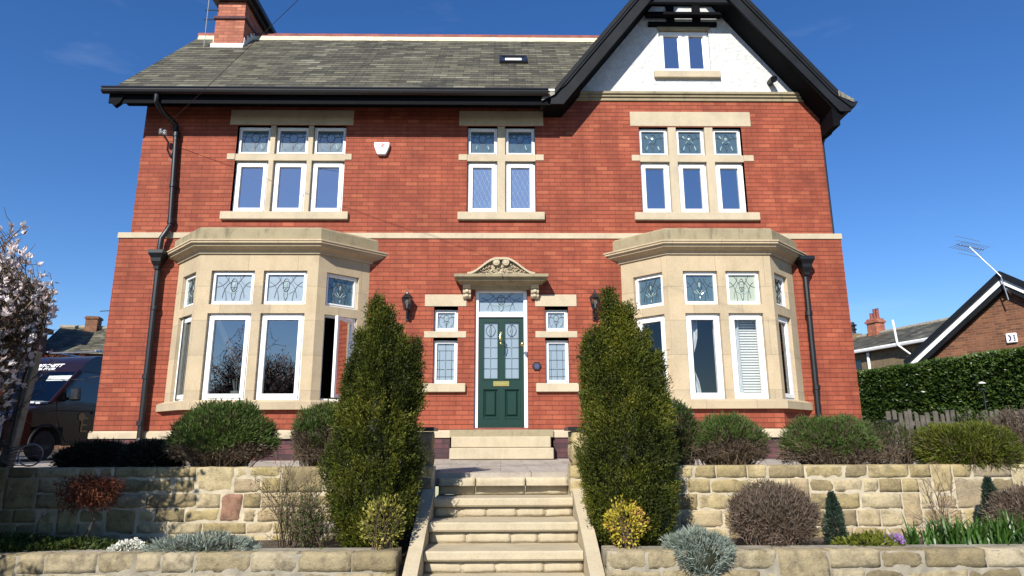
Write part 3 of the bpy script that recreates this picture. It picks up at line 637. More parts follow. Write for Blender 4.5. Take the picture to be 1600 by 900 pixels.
# window opening left in the roughcast: build it as pieces round the hole
m = MB(); holed(m, UT, (1.2, 6.11, 6.86, 8.36), [(3.10, 4.09, 7.345, 8.36)], .006, .18)
gz = lambda x: GZ-.3-GS*abs(x-GX)
m2 = MB()
def clip_wall():
    xs = [GX-2.45+i*.05 for i in range(99)]
    mbx = MB()
    for a, b in zip(xs, xs[1:]):
        if a > 6.11: break
        b = min(b, 6.11); za, zb_ = gz(a), gz(b)
        if min(za, zb_) <= 6.87: continue
        lo = 6.86
        if 3.10-.001 < (a+b)/2 < 4.10+.001:
            mbx.face([UT(a, .006, lo), UT(b, .006, lo), UT(b, .006, 7.345), UT(a, .006, 7.345)]); lo = 8.36
        mbx.face([UT(a, .006, lo), UT(b, .006, lo), UT(b, .006, zb_), UT(a, .006, za)])
    for a in (3.10, 4.10): mbx.face([UT(a, .006, 7.345), UT(a, .006, 8.36), UT(a, .2, 8.36), UT(a, .2, 7.345)])
    mbx.face([UT(3.1, .006, 8.36), UT(4.1, .006, 8.36), UT(4.1, .2, 8.36), UT(3.1, .2, 8.36)])
    return mbx
gw = clip_wall().build('gable_wall', 'render', house); tag(gw, 'white roughcast gable wall')
m = MB(); m.box(1.2, 6.11, -.03, .03, 6.715, 6.78, UT); m.box(1.2, 6.12, -.06, .03, 6.782, 6.83, UT); m.box(1.2, 6.13, -.09, .03, 6.832, 6.885, UT); m.build('gable_moulding', 'sand_w', house, bevel=.006)
gwin = MB().box(2.97, 4.25, -.07, .16, 7.20, 7.342, UT).build('window', 'sand', house, bevel=.008); tag(gwin, 'white two light attic window in the gable')
for a, b in ((3.105, 3.605), (3.605, 4.095)): window_unit(gwin, UT, a, b, 7.35, 8.27, 'glass_sky', rec=.06)
m = MB(); m.box(3.08, 4.12, -.02, .1, 8.27, 8.345, UT); m.build('lintel', 'sand_w', gwin)
tb = MB(); tb.box(2.90, 4.26, -.06, .02, 8.33, 8.42, UT)
for x in (3.35, 3.87): tb.box(x-.08, x+.08, -.04, .02, 8.42, 9.0, UT)
tb.box(2.95, 4.25, -.05, .02, 8.80, 8.9, UT)
tb.build('half_timbering', 'matt_black', house, bevel=.006)
# gable roof, bargeboards, soffits
RB = 5.8
def gline(x, dz=0): return GZ+dz-GS*abs(x-GX)
rf = MB(); VG = MB(); nC = 27
XL, XR = .98, 6.22
for sgn, xe in ((-1, XL), (1, XR)):
    A = (xe, GY-.04, gline(xe)); B = (GX, GY-.04, GZ); C_ = (GX, RB, GZ); D = (xe, RB, gline(xe))
    if sgn < 0: slope_courses(rf, D, A, B, C_, nC)
    else: slope_courses(rf, A, D, C_, B, nC)
    vg = [(A[0], A[2]+.016), (B[0], B[2]+.016), (B[0], B[2]-.1), (A[0], A[2]-.1)]; VG.prism(vg if sgn > 0 else vg[::-1], GY-.045, GY+.02)
# sprocketed feet
for (x0, z0, x1, z1) in ((XL, gline(XL), .74, 6.46), (XR, gline(XR), 6.5, 6.46)):
    p = [(x0, GY-.04, z0+.012), (x1, GY-.04, z1+.012), (x1, RB, z1+.012), (x0, RB, z0+.012)]; 
    rf.face(p if x1 < x0 else p[::-1]); rf.face([(x0, GY-.04, z0-.1), (x1, GY-.04, z1-.05), (x1, GY-.04, z1+.012), (x0, GY-.04, z0+.012)][::(1 if x1 > x0 else -1)])
VG.build('verge', 'barge', house); gr = rf.build('roof', 'slate', house); tag(gr, 'steep slate roof of the gable')
m = MB(); y = GY-.04
while y < RB: m.tube([(GX, y, GZ+.02), (GX, y+.45, GZ+.02)], .11, 10); y += .46
m.build('ridge_tiles', 'ridge', gr)
def barge(sg):
    x_lo = (.86 if sg < 0 else 6.44); k = (1.2 if sg < 0 else 6.12)
    top = [(GX, GZ-.09), (k, gline(k, -.09)), (x_lo, gline(k, -.09)-abs(k-x_lo)*.9)]
    bot = [(x_lo, 6.37 if sg < 0 else 6.25), (1.14 if sg < 0 else 6.24, 6.37 if sg < 0 else 6.25), (GX, gline(1.14, 0)*0+GZ-.46)]
    if sg < 0: poly = top+bot
    else: poly = top+bot
    return poly
for sg in (-1, 1):
    pl = barge(sg); m = MB(); m.prism(pl if sg < 0 else pl[::-1], GY, GY+.05)
    top3 = pl[:3]
    for (xa, za), (xb, zb2) in zip(top3, top3[1:]):  # raised outer moulding
        q = [(xa, za+.02), (xb, zb2+.02), (xb, zb2-.07), (xa, za-.07)]; m.prism(q if sg < 0 else q[::-1], GY-.03, GY-.003)
    b = m.build('bargeboard', 'barge', house)
    # boarded soffit behind the bargeboard
    xe = 1.2 if sg < 0 else 6.2
    m = MB(); m.hexa([(xe, GY+.05, gline(xe, -.42)), (GX, GY+.05, GZ-.42), (GX, YU+.1, GZ-.42), (xe, YU+.1, gline(xe, -.42)), (xe, GY+.05, gline(xe, -.38)), (GX, GY+.05, GZ-.38), (GX, YU+.1, GZ-.38), (xe, YU+.1, gline(xe, -.38))]); m.build('soffit', 'matt_black', house)
m = MB(); m.box(2.80, 4.40, GY+.06, GY+.13, 8.55, 8.68); m.build('collar_beam', 'barge', house, bevel=.006); m = MB(); m.box(2.84, 4.34, -.14, -.02, 8.49, 8.56); m.build('collar_beam', 'matt_black', house)
# boxed eaves at the right corner, and at the left foot of the gable
m = MB(); m.prism([(6.115, 5.98), (6.24, 6.0), (6.25, 6.14), (6.47, 6.38), (6.46, 6.46), (6.115, 6.85)], GY+.06, RB); m.build('boxed_eaves', 'matt_black', house)
m = MB(); m.prism([(6.44, 6.44), (6.40, 6.40), (6.44, 6.34), (6.52, 6.34), (6.58, 6.44)], GY-.02, RB); m.build('gutter', 'black', house)
m = MB(); m.prism([(.8, 6.37), (1.14, 6.37), (1.5, 6.8), (1.3, 6.95), (.95, 6.6)], GY+.06, YU); m.build('boxed_eaves', 'matt_black', house)
m = MB(); m.tube([(6.30, -.05, 6.14), (6.28, .02, 6.06), (6.2, .12, 6.0), (6.17, .15, 5.9), (6.17, .15, 4.1)], .035, 8); m.build('downpipe', 'black', house, smooth=True)
# vent pipe in the gable
m = MB(); m.tube([(5.22, .05, 7.12), (5.22, -.12, 7.12), (5.22, -.17, 7.09)], [.06, .06, .066], 14); m.build('vent_pipe', 'black', house, smooth=True)
# ---- downpipes
m = MB(); pr = .05; py = -.07
m.tube([(-6.24, EY-.03, 6.52), (-6.24, EY-.02, 6.36), (-6.2, -.3, 6.24), (-6.09, py, 6.14), (-6.07, py, 6.0)], pr, 10); m.tube([(-6.07, py+.02, 6.02), (-5.98, py+.02, 4.14)], pr, 10); m.tube([(-5.98, py+.02, 4.16), (-6.0, py-.03, 4.05), (-6.07, py-.06, 3.9), (-6.08, py-.06, 3.64)], pr, 10)
for z, x in ((5.9, -6.065), (4.9, -6.015), (4.2, -5.98)): m.tube([(x, py+.02, z), (x, py+.02, z+.08)], pr+.013, 10)
dp = m.build('downpipe', 'black', house, smooth=True); tag(dp, 'black upper downpipe')
def hopper(x, z, nm):
    h = MB(); h.lathe([(.06, -.26), (.07, -.2), (.12, -.12), (.13, -.06), (.17, 0), (.185, .02), (.185, .08), (.16, .08), (.12, -.02), (.05, -.1)], (x, -.13, z), 4, None, math.pi/4); return h
h = hopper(-6.08, 3.58, 0); h.tube([(-6.08, -.1, 3.42), (-6.05, -.09, .42), (-6.07, -.12, .3), (-6.05, -.2, .2)], pr+.004, 10)
for z in (2.6, 1.4, .62): h.tube([(-6.065, -.095, z), (-6.065, -.095, z+.08)], pr+.017, 10)
h.build('downpipe', 'black', house, bevel=.004)
h = hopper(5.46, 3.48, 0); h.tube([(5.46, -.1, 3.3), (5.44, -.09, .2)], pr-.002, 10)
for z in (2.5, 1.2): h.tube([(5.452, -.095, z), (5.452, -.095, z+.08)], pr+.012, 10)
h.build('downpipe', 'black', house, bevel=.004)

# ================================================================ GROUND, TERRACES, STEPS
def struct(o): o['kind'] = 'structure'; return o
prof = [(-600, -1.24), (-6.26, -1.24), (-6.2, -.56), (-5.9, -.53), (-5.12, -.50), (-5.06, -.06), (-.5, -.06), (9, -.06), (60, .2), (900, 3)]
g = MB()
xs = [-900, -40, -12, -7, -4, -2, -.7, .75, 2, 4, 7, 12, 40, 900]
for (ya, za), (yb, zb) in zip(prof, prof[1:]):
    for a, b in zip(xs, xs[1:]):
        if (a, b) == (-.7, .75) and yb < -5 and ya > -7:
            if yb > -6.27 and ya < -6: pass
            if ya > -7: continue
        g.face([(a, ya, za), (b, ya, za), (b, yb, zb), (a, yb, zb)])
struct(g.build('ground', 'soil'))
g = MB(); g.face([(-600, -600, -1.232), (600, -600, -1.232), (600, -6.62, -1.232), (-600, -6.62, -1.232)]); struct(g.build('pavement', 'asphalt'))
g = MB(); g.box(-6.6, 6.9, -4.35, -.03, -.05, .06); g.box(-.62, .64, -4.92, -4.352, -.05, .058); struct(g.build('paving', 'pave'))
g = MB(); g.box(-12, -.93, -5.2, -4.36, -.05, .085); g.box(.95, 12, -5.2, -4.36, -.05, .085); struct(g.build('garden_bed', 'soil'))
g = MB(); g.face([(-16, -4, -.052), (-7.0, -4, -.052), (-7.0, 16, -.052), (-16, 16, -.052)]); struct(g.build('driveway', 'asphalt'))

def noise3(p, s, seed=0):
    from mathutils import noise
    return noise.noise(Vector(p)*s+Vector((seed*7.3, seed*3.1, seed)))
def stone_block(mb, x0, x1, z0, z1, yf, yb, amp, seed, top=False, T=None, nx=7, nz=5):
    rec = .007; gx = .0055; nx = max(4, int((x1-x0)/.03)); nz = max(4, int((z1-z0)/.03))
    P = []
    for j in range(nz+1):
        row = []
        for i in range(nx+1):
            u, v = i/nx, j/nz; x = x0+gx+(x1-x0-2*gx)*u; z = z0+gx+(z1-z0-2*gx)*v
            ed = min(u, 1-u)*(x1-x0); ed2 = min(v, 1-v)*(z1-z0); e = min(ed, ed2)
            y = yf+rec*math.exp(-e/.003)-amp*(noise3((x, seed*.37, z), 5.5, seed)+.55*noise3((x, seed*.7, z), 15, seed)+.45*noise3((x, seed*.2, z), 38, seed))
            jx = .007*noise3((x, z, 1), 11, seed+3); jz = .005*noise3((x, z, 2), 11, seed+5)
            row.append((x+jx, y, z+jz))
        P.append(row)
    tr = T or (lambda a, b, c: (a, b, c))
    for j in range(nz):
        for i in range(nx): mb.face([tr(*P[j][i]), tr(*P[j][i+1]), tr(*P[j+1][i+1]), tr(*P[j+1][i])])
    B = lambda p: tr(p[0], yb, p[2])
    for i in range(nx):
        mb.face([tr(*P[nz][i]), tr(*P[nz][i+1]), B(P[nz][i+1]), B(P[nz][i])]); mb.face([tr(*P[0][i+1]), tr(*P[0][i]), B(P[0][i]), B(P[0][i+1])])
    for j in range(nz):
        mb.face([tr(*P[j+1][0]), B(P[j+1][0]), B(P[j][0]), tr(*P[j][0])]); mb.face([tr(*P[j][nx]), B(P[j][nx]), B(P[j+1][nx]), tr(*P[j+1][nx])])
def rubble(mb, x0, x1, z0, z1, yf, yb, seed, hs=(.09, .17), ls=(.16, .46), amp=.018, T=None, jump=.16, special=None):
    rng = random.Random(seed); zt = z1; rows = []
    while zt-z0 > .05:
        h = rng.uniform(*hs); h = min(h, zt-z0)
        if zt-h-z0 < .06: h = zt-z0
        rows.append((zt-h, zt)); zt -= h
    occ = [[] for _ in rows]; n = 0
    for k, (a, b) in enumerate(rows):
        x = x0
        while x < x1-.02:
            hit = [o for o in occ[k] if o[0]-.001 <= x < o[1]-.001]
            if hit: x = hit[0][1]; continue
            nxt = min([o[0] for o in occ[k] if o[0] > x]+[x1]); L = rng.uniform(*ls)*(1.1 if b-a > .13 else .9)
            if nxt-x-L < .12: L = nxt-x
            za = a
            if rng.random() < jump and k+1 < len(rows) and L < .4 and not any(o[0] < x+L and o[1] > x for o in occ[k+1]): za = rows[k+1][0]; occ[k+1].append((x, x+L))
            n += 1; mb.t = max(.001, rng.random()*.92)
            if special and x <= special[0] < x+L and za <= special[1] < b: mb.t = 1.0
            stone_block(mb, x, x+L, za, b, yf+rng.uniform(-.003, .003), yb, amp, seed*100+n, T=T); x += L
    mb.t = 0.0
def stone_wall(label, x0, x1, yf, z0, z1, thick, mat, mort, seed, hs, ls, amp=.018, special=None, group=None, ends=()):
    m = MB(); rubble(m, x0, x1, z0, z1, yf, yf+.12, seed, hs, ls, amp, special=special)
    for xe, sg in ends:
        T = lambda a, b, c, xe=xe, sg=sg: ((xe+sg*0.0)-sg*b, yf+(a if sg > 0 else thick-a), c)
        rubble(m, 0, thick, z0, z1, 0, .1, seed+50, hs, (.16, .3), amp, T=T)
    w = m.build('stone_wall', mat, smooth='all'); tag(w, label, 'garden wall', group)
    # lay the mortar core and rough top stones
    c = MB(); c.box(x0+.006, x1-.006, yf+.007, yf+thick, z0, z1-.012); c.build('mortar_bed', mort, w)
    return w
LW = 'stone_wall'
stone_wall('pale yellow rubble retaining wall left of the steps with one reddish stone', -12, -.62, -5.25, -.6, .135, .3, 'upper_wall', 'mortar', 21, (.085, .16), (.14, .46), .006, special=(-2.48, -.2))
stone_wall('pale yellow rubble retaining wall right of the steps under the clipped shrubs', .64, 12, -5.25, -.6, .135, .3, 'upper_wall', 'mortar', 34, (.085, .16), (.14, .44), .006)
stone_wall('low mossy grey stone wall left of the steps at the front', -9, -.76, -6.4, -1.3, -.435, .3, 'lower_wall', 'mortar2', 45, (.12, .19), (.16, .38), .007, ends=((-.765, 1),))
stone_wall('low weathered stone wall right of the steps at the front', .78, 9, -6.4, -1.3, -.435, .3, 'lower_wall', 'mortar2', 57, (.13, .24), (.2, .46), .008, ends=((.785, -1),))

steps = thing('garden_steps', 'flight of worn sandstone steps rising to the front door path', 'steps', (0.02, -5.3, 0))
def wl(o, par): o.parent = par; o.matrix_parent_inverse = par.matrix_basis.inverted(); return o
tops = [-.145, -.312, -.485, -.655, -.83, -1.0]
for k, z in enumerate(tops):
    yf = -5.34-.36*k; m = MB(); nn = 14; X0, X1 = -.60, .65
    for i in range(nn):
        a, b = X0+(X1-X0)*i/nn, X0+(X1-X0)*(i+1)/nn
        def fy(x, zz): return yf+.006*noise3((x, yf, zz), 9, k)
        def tz(x, y): return z+.004*noise3((x, y, 0), 7, k)
        y2 = yf+.46
        rows = [[(x, fy(x, z)+.012, z-.075), (x, fy(x, z), z-.06), (x, fy(x, z), z-.012), (x, fy(x, z)+.012, tz(x, yf)), (x, yf+.2, tz(x, yf+.2)), (x, y2, tz(x, y2))] for x in (a, b)]
        for p, q, p2, q2 in zip(rows[0], rows[1], rows[0][1:], rows[1][1:]): m.face([p, q, q2, p2])
        m.face([(a, y2, z-.075), (b, y2, z-.075), (b, yf+.012, z-.075), (a, yf+.012, z-.075)])
    for x in (X0, X1): p = [(x, yf, z-.075), (x, yf, z-.01), (x, y2, z), (x, y2, z-.075)]; m.face(p if x == X1 else p[::-1])
    wl(m.build('tread', 'step', smooth=True), steps)
    m = MB(); zb = tops[k+1] if k+1 < len(tops) else -1.24; rubble(m, X0, X1, zb+.002, z-.077, yf+.045, yf+.2, 70+k, (.2, .2), (.22, .42), .008, jump=0); 
    m.t = .7; m.box(X0, X1, yf+.055, yf+.45, zb, z-.078); wl(m.build('riser', 'step', smooth='all'), steps)
m = MB(); rubble(m, -.60, .65, -.144, .018, -4.985, -4.8, 91, (.2, .2), (.3, .46), .018, jump=0); wl(m.build('riser', 'step', smooth='all'), steps)
m = MB(); rubble(m, -.62, .66, .02, .066, -5.03, -4.5, 95, (.06, .06), (.3, .6), .006, jump=0); 
o = wl(m.build('edging_slab', 'ridge', smooth='all'), steps)
o.data.materials[0] = plain('pink_flagstone', (.34, .22, .17), .85, var=.25, scale=6, bump=.5)
for sx, lab in ((-1, 'sloping stone kerb along the left side of the steps'), (1, 'sloping stone kerb along the right side of the steps')):
    xi, xo = (.605, .715) if sx < 0 else (.655, .765); m = MB(); n = 16
    for i in range(n):
        ya, yb = -5.2-2.1*i/n, -5.2-2.1*(i+1)/n
        def zt(y): return -.055+.472*(y+5.25)+.01*noise3((sx, y, 0), 4, 2) + (0 if y < -5.4 else -.02*(y+5.4)/.2)
        wv = lambda y: .008*noise3((sx*3, y, 1), 3, 4)
        m.hexa([(sx*xi+wv(yb), yb, -1.3), (sx*xo+wv(yb), yb, -1.3), (sx*xo+wv(ya), ya, -1.3), (sx*xi+wv(ya), ya, -1.3), (sx*xi+wv(yb), yb, zt(yb)), (sx*xo+wv(yb), yb, zt(yb)), (sx*xo+wv(ya), ya, zt(ya)), (sx*xi+wv(ya), ya, zt(ya))] if sx > 0 else
               [(sx*xo+wv(yb), yb, -1.3), (sx*xi+wv(yb), yb, -1.3), (sx*xi+wv(ya), ya, -1.3), (sx*xo+wv(ya), ya, -1.3), (sx*xo+wv(yb), yb, zt(yb)), (sx*xi+wv(yb), yb, zt(yb)), (sx*xi+wv(ya), ya, zt(ya)), (sx*xo+wv(ya), ya, zt(ya))])
    tag(m.build('stone_kerb', 'step', bevel=.0), lab, 'kerb')
# piers at the head of the steps, each carrying a lantern
def lantern_mb(c, s, par, wall):
    x, y, z = c; n = 6
    m = MB(); m.lathe([(.03*s, -.02*s), (.075*s, .0), (.08*s, .02*s), (.07*s, .03*s)], c, n); m.lathe([(.125*s, .255*s), (.14*s, .26*s), (.13*s, .275*s), (.05*s, .36*s), (.045*s, .385*s), (.02*s, .40*s), (.012*s, .47*s), (0, .475*s)], c, n)
    for k in range(n):
        a = 2*math.pi*k/n; m.tube([(x+.072*s*math.cos(a), y+.072*s*math.sin(a), z+.02*s), (x+.118*s*math.cos(a), y+.118*s*math.sin(a), z+.26*s)], .007*s, 5)
    if wall: m.tube([(x, y, z-.01*s), (x, y, z-.07*s), (x, y+.05*s, z-.14*s), (x, y+.145, z-.17*s)], [.022*s, .018*s, .018*s, .03*s], 8); m.box(x-.035, x+.035, y+.13, y+.15, z-.22*s, z-.0*s)
    else: m.lathe([(.07*s, -.12*s), (.07*s, -.1*s), (.03*s, -.07*s), (.03*s, -.02*s)], c, 10)
    m.build('lamp_body', 'iron', par)
    m = MB(); m.lathe([(.07*s, .028*s), (.116*s, .255*s)], c, n); m.build('lamp_glass', 'glass_lamp', par)
    m = MB(); m.lathe([(.014*s, .03*s), (.02*s, .1*s), (.045*s, .14*s), (.052*s, .18*s), (.04*s, .215*s), (0, .235*s)], c, 10); m.build('bulb', 'bulb', par, smooth=True)
for x, lab in ((-1.65, 'black wall lantern left of the front door above a clipped conifer'), (1.655, 'black wall lantern right of the front door above a clipped conifer')):
    l = thing('wall_lantern', lab, 'lantern', (0, 0, 0), 'lanterns flanking the door'); lantern_mb((x, -.16, 2.60), .78, l, True)
for sx, lab in ((-1, 'left'), (1, 'right')):
    xa, xb = (-.93, -.645) if sx < 0 else (.665, .95)
    T = lambda a, b, c: (a, b, c)
    m = MB(); rubble(m, xa, xb, .06, .45, -5.2, -5.1, 110+sx, (.12, .2), (.15, .3), .01)
    Ts = (lambda a, b, c, xb=xb: (xb-b, -5.2+a, c)) if sx < 0 else (lambda a, b, c, xa=xa: (xa+b, -4.82-a, c))
    rubble(m, 0, .38, .06, .45, 0, .1, 120+sx, (.12, .2), (.15, .3), .01, T=Ts)
    p = m.build('stone_pier', 'upper_wall', smooth='all'); tag(p, 'short stone pier with a dark slab top at the %s head of the steps' % lab, 'pier')
    MB().box(xa+.02, xb-.02, -5.18, -4.82, .05, .44).build('mortar_bed', 'mortar', p); MB().box(xa-.03, xb+.02, -5.23, -4.78, .452, .485).build('coping', 'lead', p, bevel=.006).data.materials[0] = M['iron']
    l = thing('pier_lantern', 'black lantern mostly hidden by the conifer on the %s pier' % lab, 'lantern', (0, 0, 0), 'lanterns on the step piers'); lantern_mb((sx*.87, -5.0, .59), .85, l, False)

# ================================================================ SMALL THINGS ON THE HOUSE
al = thing('alarm_box', 'white shield shaped burglar alarm box with a red emblem between upper windows', 'alarm', (0, 0, 0))
ac = (-2.235, 5.69); sh = [(-.145, .105), (-.13, .12), (.13, .12), (.145, .105), (.135, .03), (.085, -.1), (.06, -.12), (-.06, -.12), (-.085, -.1), (-.135, .03)]
MB().prism([(ac[0]+x, ac[1]+z) for x, z in sh][::-1], -.05, YU).build('casing', 'white', al, bevel=.006)
red = plain('red_print', (.5, .02, .03), .4); dk = plain('dark_print', (.05, .05, .12), .4)
m = MB()
def ringseg(mb, c, r0, r1, a0, a1, y, n=16, sx=1, sz=1):
    for i in range(n):
        p, q = R(a0+(a1-a0)*i/n), R(a0+(a1-a0)*(i+1)/n); mb.face([(c[0]+sx*r0*math.cos(q), y, c[1]+sz*r0*math.sin(q)), (c[0]+sx*r0*math.cos(p), y, c[1]+sz*r0*math.sin(p)), (c[0]+sx*r1*math.cos(p), y, c[1]+sz*r1*math.sin(p)), (c[0]+sx*r1*math.cos(q), y, c[1]+sz*r1*math.sin(q))])
ringseg(m, (ac[0], ac[1]+.045), .04, .055, 60, 330, -.0525, sx=1.25); m.prism([(ac[0]-.03, ac[1]+.02), (ac[0]+.0, ac[1]+.075), (ac[0]+.075, ac[1]+.09), (ac[0]+.03, ac[1]+.05), (ac[0]+.05, ac[1]+.03)][::-1], -.053, -.051)
m.build('emblem', red, al)
def text(body, size, mat, parent, mw, name='lettering', shear=0, bold=0, align='CENTER'):
    c = bpy.data.curves.new(name, 'FONT'); c.body = body; c.size = size; c.shear = shear; c.offset = bold; c.align_x = align; c.align_y = 'CENTER'; c.extrude = .001
    t = bpy.data.objects.new(name, c); COL.objects.link(t); dg = bpy.context.evaluated_depsgraph_get(); me = bpy.data.meshes.new_from_object(t.evaluated_get(dg)); bpy.data.objects.remove(t); me.name = name
    me.materials.clear(); me.materials.append(mat); o = bpy.data.objects.new(name, me); COL.objects.link(o); o.matrix_world = mw
    if parent: o.parent = parent; o.matrix_parent_inverse = parent.matrix_basis.inverted()
    return o
def basis(o, x, y): x, y = Vector(x).normalized(), Vector(y).normalized(); z = x.cross(y); return Matrix(((x.x, y.x, z.x, o[0]), (x.y, y.y, z.y, o[1]), (x.z, y.z, z.z, o[2]), (0, 0, 0, 1)))
m = MB(); m.box(ac[0]-.04, ac[0]+.04, -.053, -.0505, ac[1]-.06, ac[1]-.045); m.box(ac[0]-.03, ac[0]+.03, -.053, -.0505, ac[1]-.08, ac[1]-.07); m.build('print', red, al)
m = MB(); m.lathe([(.085, 0), (.085, .02), (.07, .028), (0, .028)], (.62, 0, 1.62), 6, (0, -1, 0)); pq = m.build('door_plaque', 'iron', bevel=.003); tag(pq, 'small black hexagonal plaque on the brick right of the door', 'plaque')
m = MB(); m.lathe([(.05, 0), (.05, .003)], (.62, -.029, 1.62), 6, (0, -1, 0)); m.build('plate', dk, pq)
br = thing('wire_bracket', 'black iron wire bracket with pale insulators beside the upper downpipe', 'bracket', (0, 0, 0))
m = MB(); m.tube([(-6.1, YU, 5.48), (-6.12, -.05, 5.5), (-6.17, -.1, 5.62), (-6.15, -.14, 5.75), (-6.2, -.2, 5.84), (-6.26, -.22, 5.87)], .018, 7); m.box(-6.14, -6.06, -.0, .04, 5.42, 5.7); m.build('arm', 'iron', br)
m = MB()
for x, z in ((-6.27, 5.87), (-6.19, 5.85)): m.lathe([(.025, 0), (.04, .02), (.03, .04), (.04, .06), (.03, .08), (.035, .1), (0, .12)], (x, -.21, z), 10)
m.build('insulator', 'steel', br, smooth=True)
def catenary(a, b, sag, n=40): a, b = Vector(a), Vector(b); return [a.lerp(b, i/n)-Vector((0, 0, sag*4*(i/n)*(1-i/n))) for i in range(n+1)]
m = MB(); a = Vector((-6.25, -.22, 5.96)); b = Vector((-3.12, -3.0, 6.52)); e = a+(b-a)*5.2+Vector((0, 0, .25)); m.tube(catenary(a, e, .12), .0045, 5)
wire = m.build('telephone_wire', 'iron'); tag(wire, 'thin black telephone wire running from the wall bracket up over the garden', 'wire')
ae = thing('chimney_aerial', 'thin dark aerial mast strapped to the left of the chimney stack', 'aerial', (0, 0, 0))
m = MB(); m.tube([(-6.62, 1.72, 8.9), (-6.62, 1.72, 10.6)], .009, 6); m.build('mast', 'hose', ae)
m = MB()
for z in (9.62, 9.86): m.tube([(-6.70, 1.74, z), (-6.40, 1.74, z)], .014, 6)
m.build('strap', 'iron', ae)
# things behind the bay windows
def curtain(name, label, T, u0, u1, w, z0, z1, mat='curtain', waves=7, narrow=None):
    m = MB(); n = waves*8
    pts = [(u0+(u1-u0)*i/n, w+.025*math.sin(i/8*2*math.pi)+.01*math.sin(i*.37)) for i in range(n+1)]
    zs = [z0+(z1-z0)*j/10 for j in range(11)]
    def pos(i, j):
        u, ww = pts[i]; f = 1.0
        if narrow: v = j/10; f = 1-narrow*math.exp(-((v-.42)/.18)**2); 
        return T(u0+(u-u0)*f if narrow and narrow > 0 else u, ww, zs[j])
    for i in range(n):
        for j in range(10): m.face([pos(i, j), pos(i+1, j), pos(i+1, j+1), pos(i, j+1)])
    o = m.build(name, mat, smooth='all'); tag(o, label, 'curtain'); return o
curtain('net_curtain', 'white net curtain gathered at the left of the right bay front', FT, 3.08, 3.36, -.40, 1.02, 2.5, waves=4, narrow=.45)
curtain('net_curtain', 'white net curtain between the right bay front windows', FT, 3.60, 4.05, -.46, 1.02, 2.5, waves=7)
curtain('net_curtain', 'grey curtain behind the right bay angled side window', FT, 4.62, 4.86, -.22, 1.02, 2.5, waves=5, mat='curtain_grey')
curtain('net_curtain', 'grey curtain behind the left bay angled side window', FT, -5.44, -5.05, -.30, 1.02, 2.5, waves=5, mat='curtain_grey')
m = MB()
for k in range(31): z = 1.05+k*.045; m.hexa([(4.06, -.43, z), (4.42, -.43, z), (4.42, -.427, z), (4.06, -.427, z), (4.06, -.415, z+.034), (4.42, -.415, z+.034), (4.42, -.412, z+.034), (4.06, -.412, z+.034)])
bl = m.build('venetian_blind', 'blind'); tag(bl, 'white slatted venetian blind inside the right bay', 'blind')
MB().box(3.98, 4.40, -.44, -.39, 2.44, 2.49).build('head_rail', 'white', bl)
pt = thing('window_ornament', 'small white pot of pale stems standing inside the left bay window', 'pot', (0, 0, 0))
m = MB(); m.lathe([(.07, 1.02), (.1, 1.15), (.095, 1.17), (.08, 1.16), (0, 1.1)], (-4.38, -.42, 0), 14); m.build('pot', 'white', pt, smooth=True)
m = MB()
for k in range(9): a = k*.7; m.tube([(-4.38+.03*math.cos(a), -.42+.03*math.sin(a), 1.12), (-4.38+.08*math.cos(a), -.42+.06*math.sin(a), 1.3+.012*k)], .006, 4)
m.build('stems', 'curtain', pt)

# ================================================================ VAN ON THE DRIVE
b_ = R(80); nose = Vector((-math.cos(b_), -math.sin(b_), 0)); vs = Vector((math.sin(b_), -math.cos(b_), 0)); VP = Vector((-11.47, 3.23, -.05))
VT = lambda x, y, z: VP-nose*x+vs*y+Vector((0, 0, z))
van = thing('parked_van', 'dark maroon panel van with white lettering over its windscreen parked beside the house', 'van')
M['vanp'] = plain('dark_maroon_paint', (.013, .005, .006), .2, var=.1); M['vanp'].node_tree.nodes['Principled BSDF'].inputs['Coat Weight'].default_value = .2
M['tyre'] = plain('tyre_rubber', (.014, .014, .014), .8)
def hw(x, z):
    w = 1.0-.16*max(0, (z-1.15)/1.45)**1.3; return w*(1-.13*max(0, (.7-x)/.7)**2)
top = [(0, .32), (-.03, .5), (0, .78), (.1, .98), (.5, 1.14), (.98, 1.27), (1.4, 1.72), (1.75, 2.08), (1.95, 2.32), (2.25, 2.5), (2.7, 2.58), (3.6, 2.6), (5.8, 2.6), (5.9, 2.4), (5.9, .36)]
m = MB()
for (xa, za), (xb, zb) in zip(top, top[1:]):
    if .9 < xa < 1.7: continue
    m.face([VT(xa, hw(xa, za), za), VT(xb, hw(xb, zb), zb), VT(xb, -hw(xb, zb), zb), VT(xa, -hw(xa, za), za)])
def roofz(x):
    for (xa, za), (xb, zb) in zip(top[2:13], top[3:14]):
        if xa <= x <= xb: return za+(zb-za)*(x-xa)/(xb-xa)
    return .78
xsn = [0, .1, .3, .52, .98, 1.3, 1.4, 1.75, 1.95, 2.25, 2.7, 3.6, 4.3, 5.2, 5.8]
for sg in (1, -1):
    for xa, xb in zip(xsn, xsn[1:]):
        ta, tb_ = roofz(xa), roofz(xb); lo = .32
        if .5 < (xa+xb)/2 < 1.4 or 4.3 < (xa+xb)/2 < 5.2: lo = .74
        N = 6
        for j in range(N):
            z = [lo+(ta-lo)*j/N, lo+(tb_-lo)*j/N, lo+(tb_-lo)*(j+1)/N, lo+(ta-lo)*(j+1)/N]
            p = [VT(xa, sg*hw(xa, z[0]), z[0]), VT(xb, sg*hw(xb, z[1]), z[1]), VT(xb, sg*hw(xb, z[2]), z[2]), VT(xa, sg*hw(xa, z[3]), z[3])]; m.face(p if sg > 0 else p[::-1])
vb = m.build('body', 'vanp', van, smooth=True)
m = MB(); e = .008
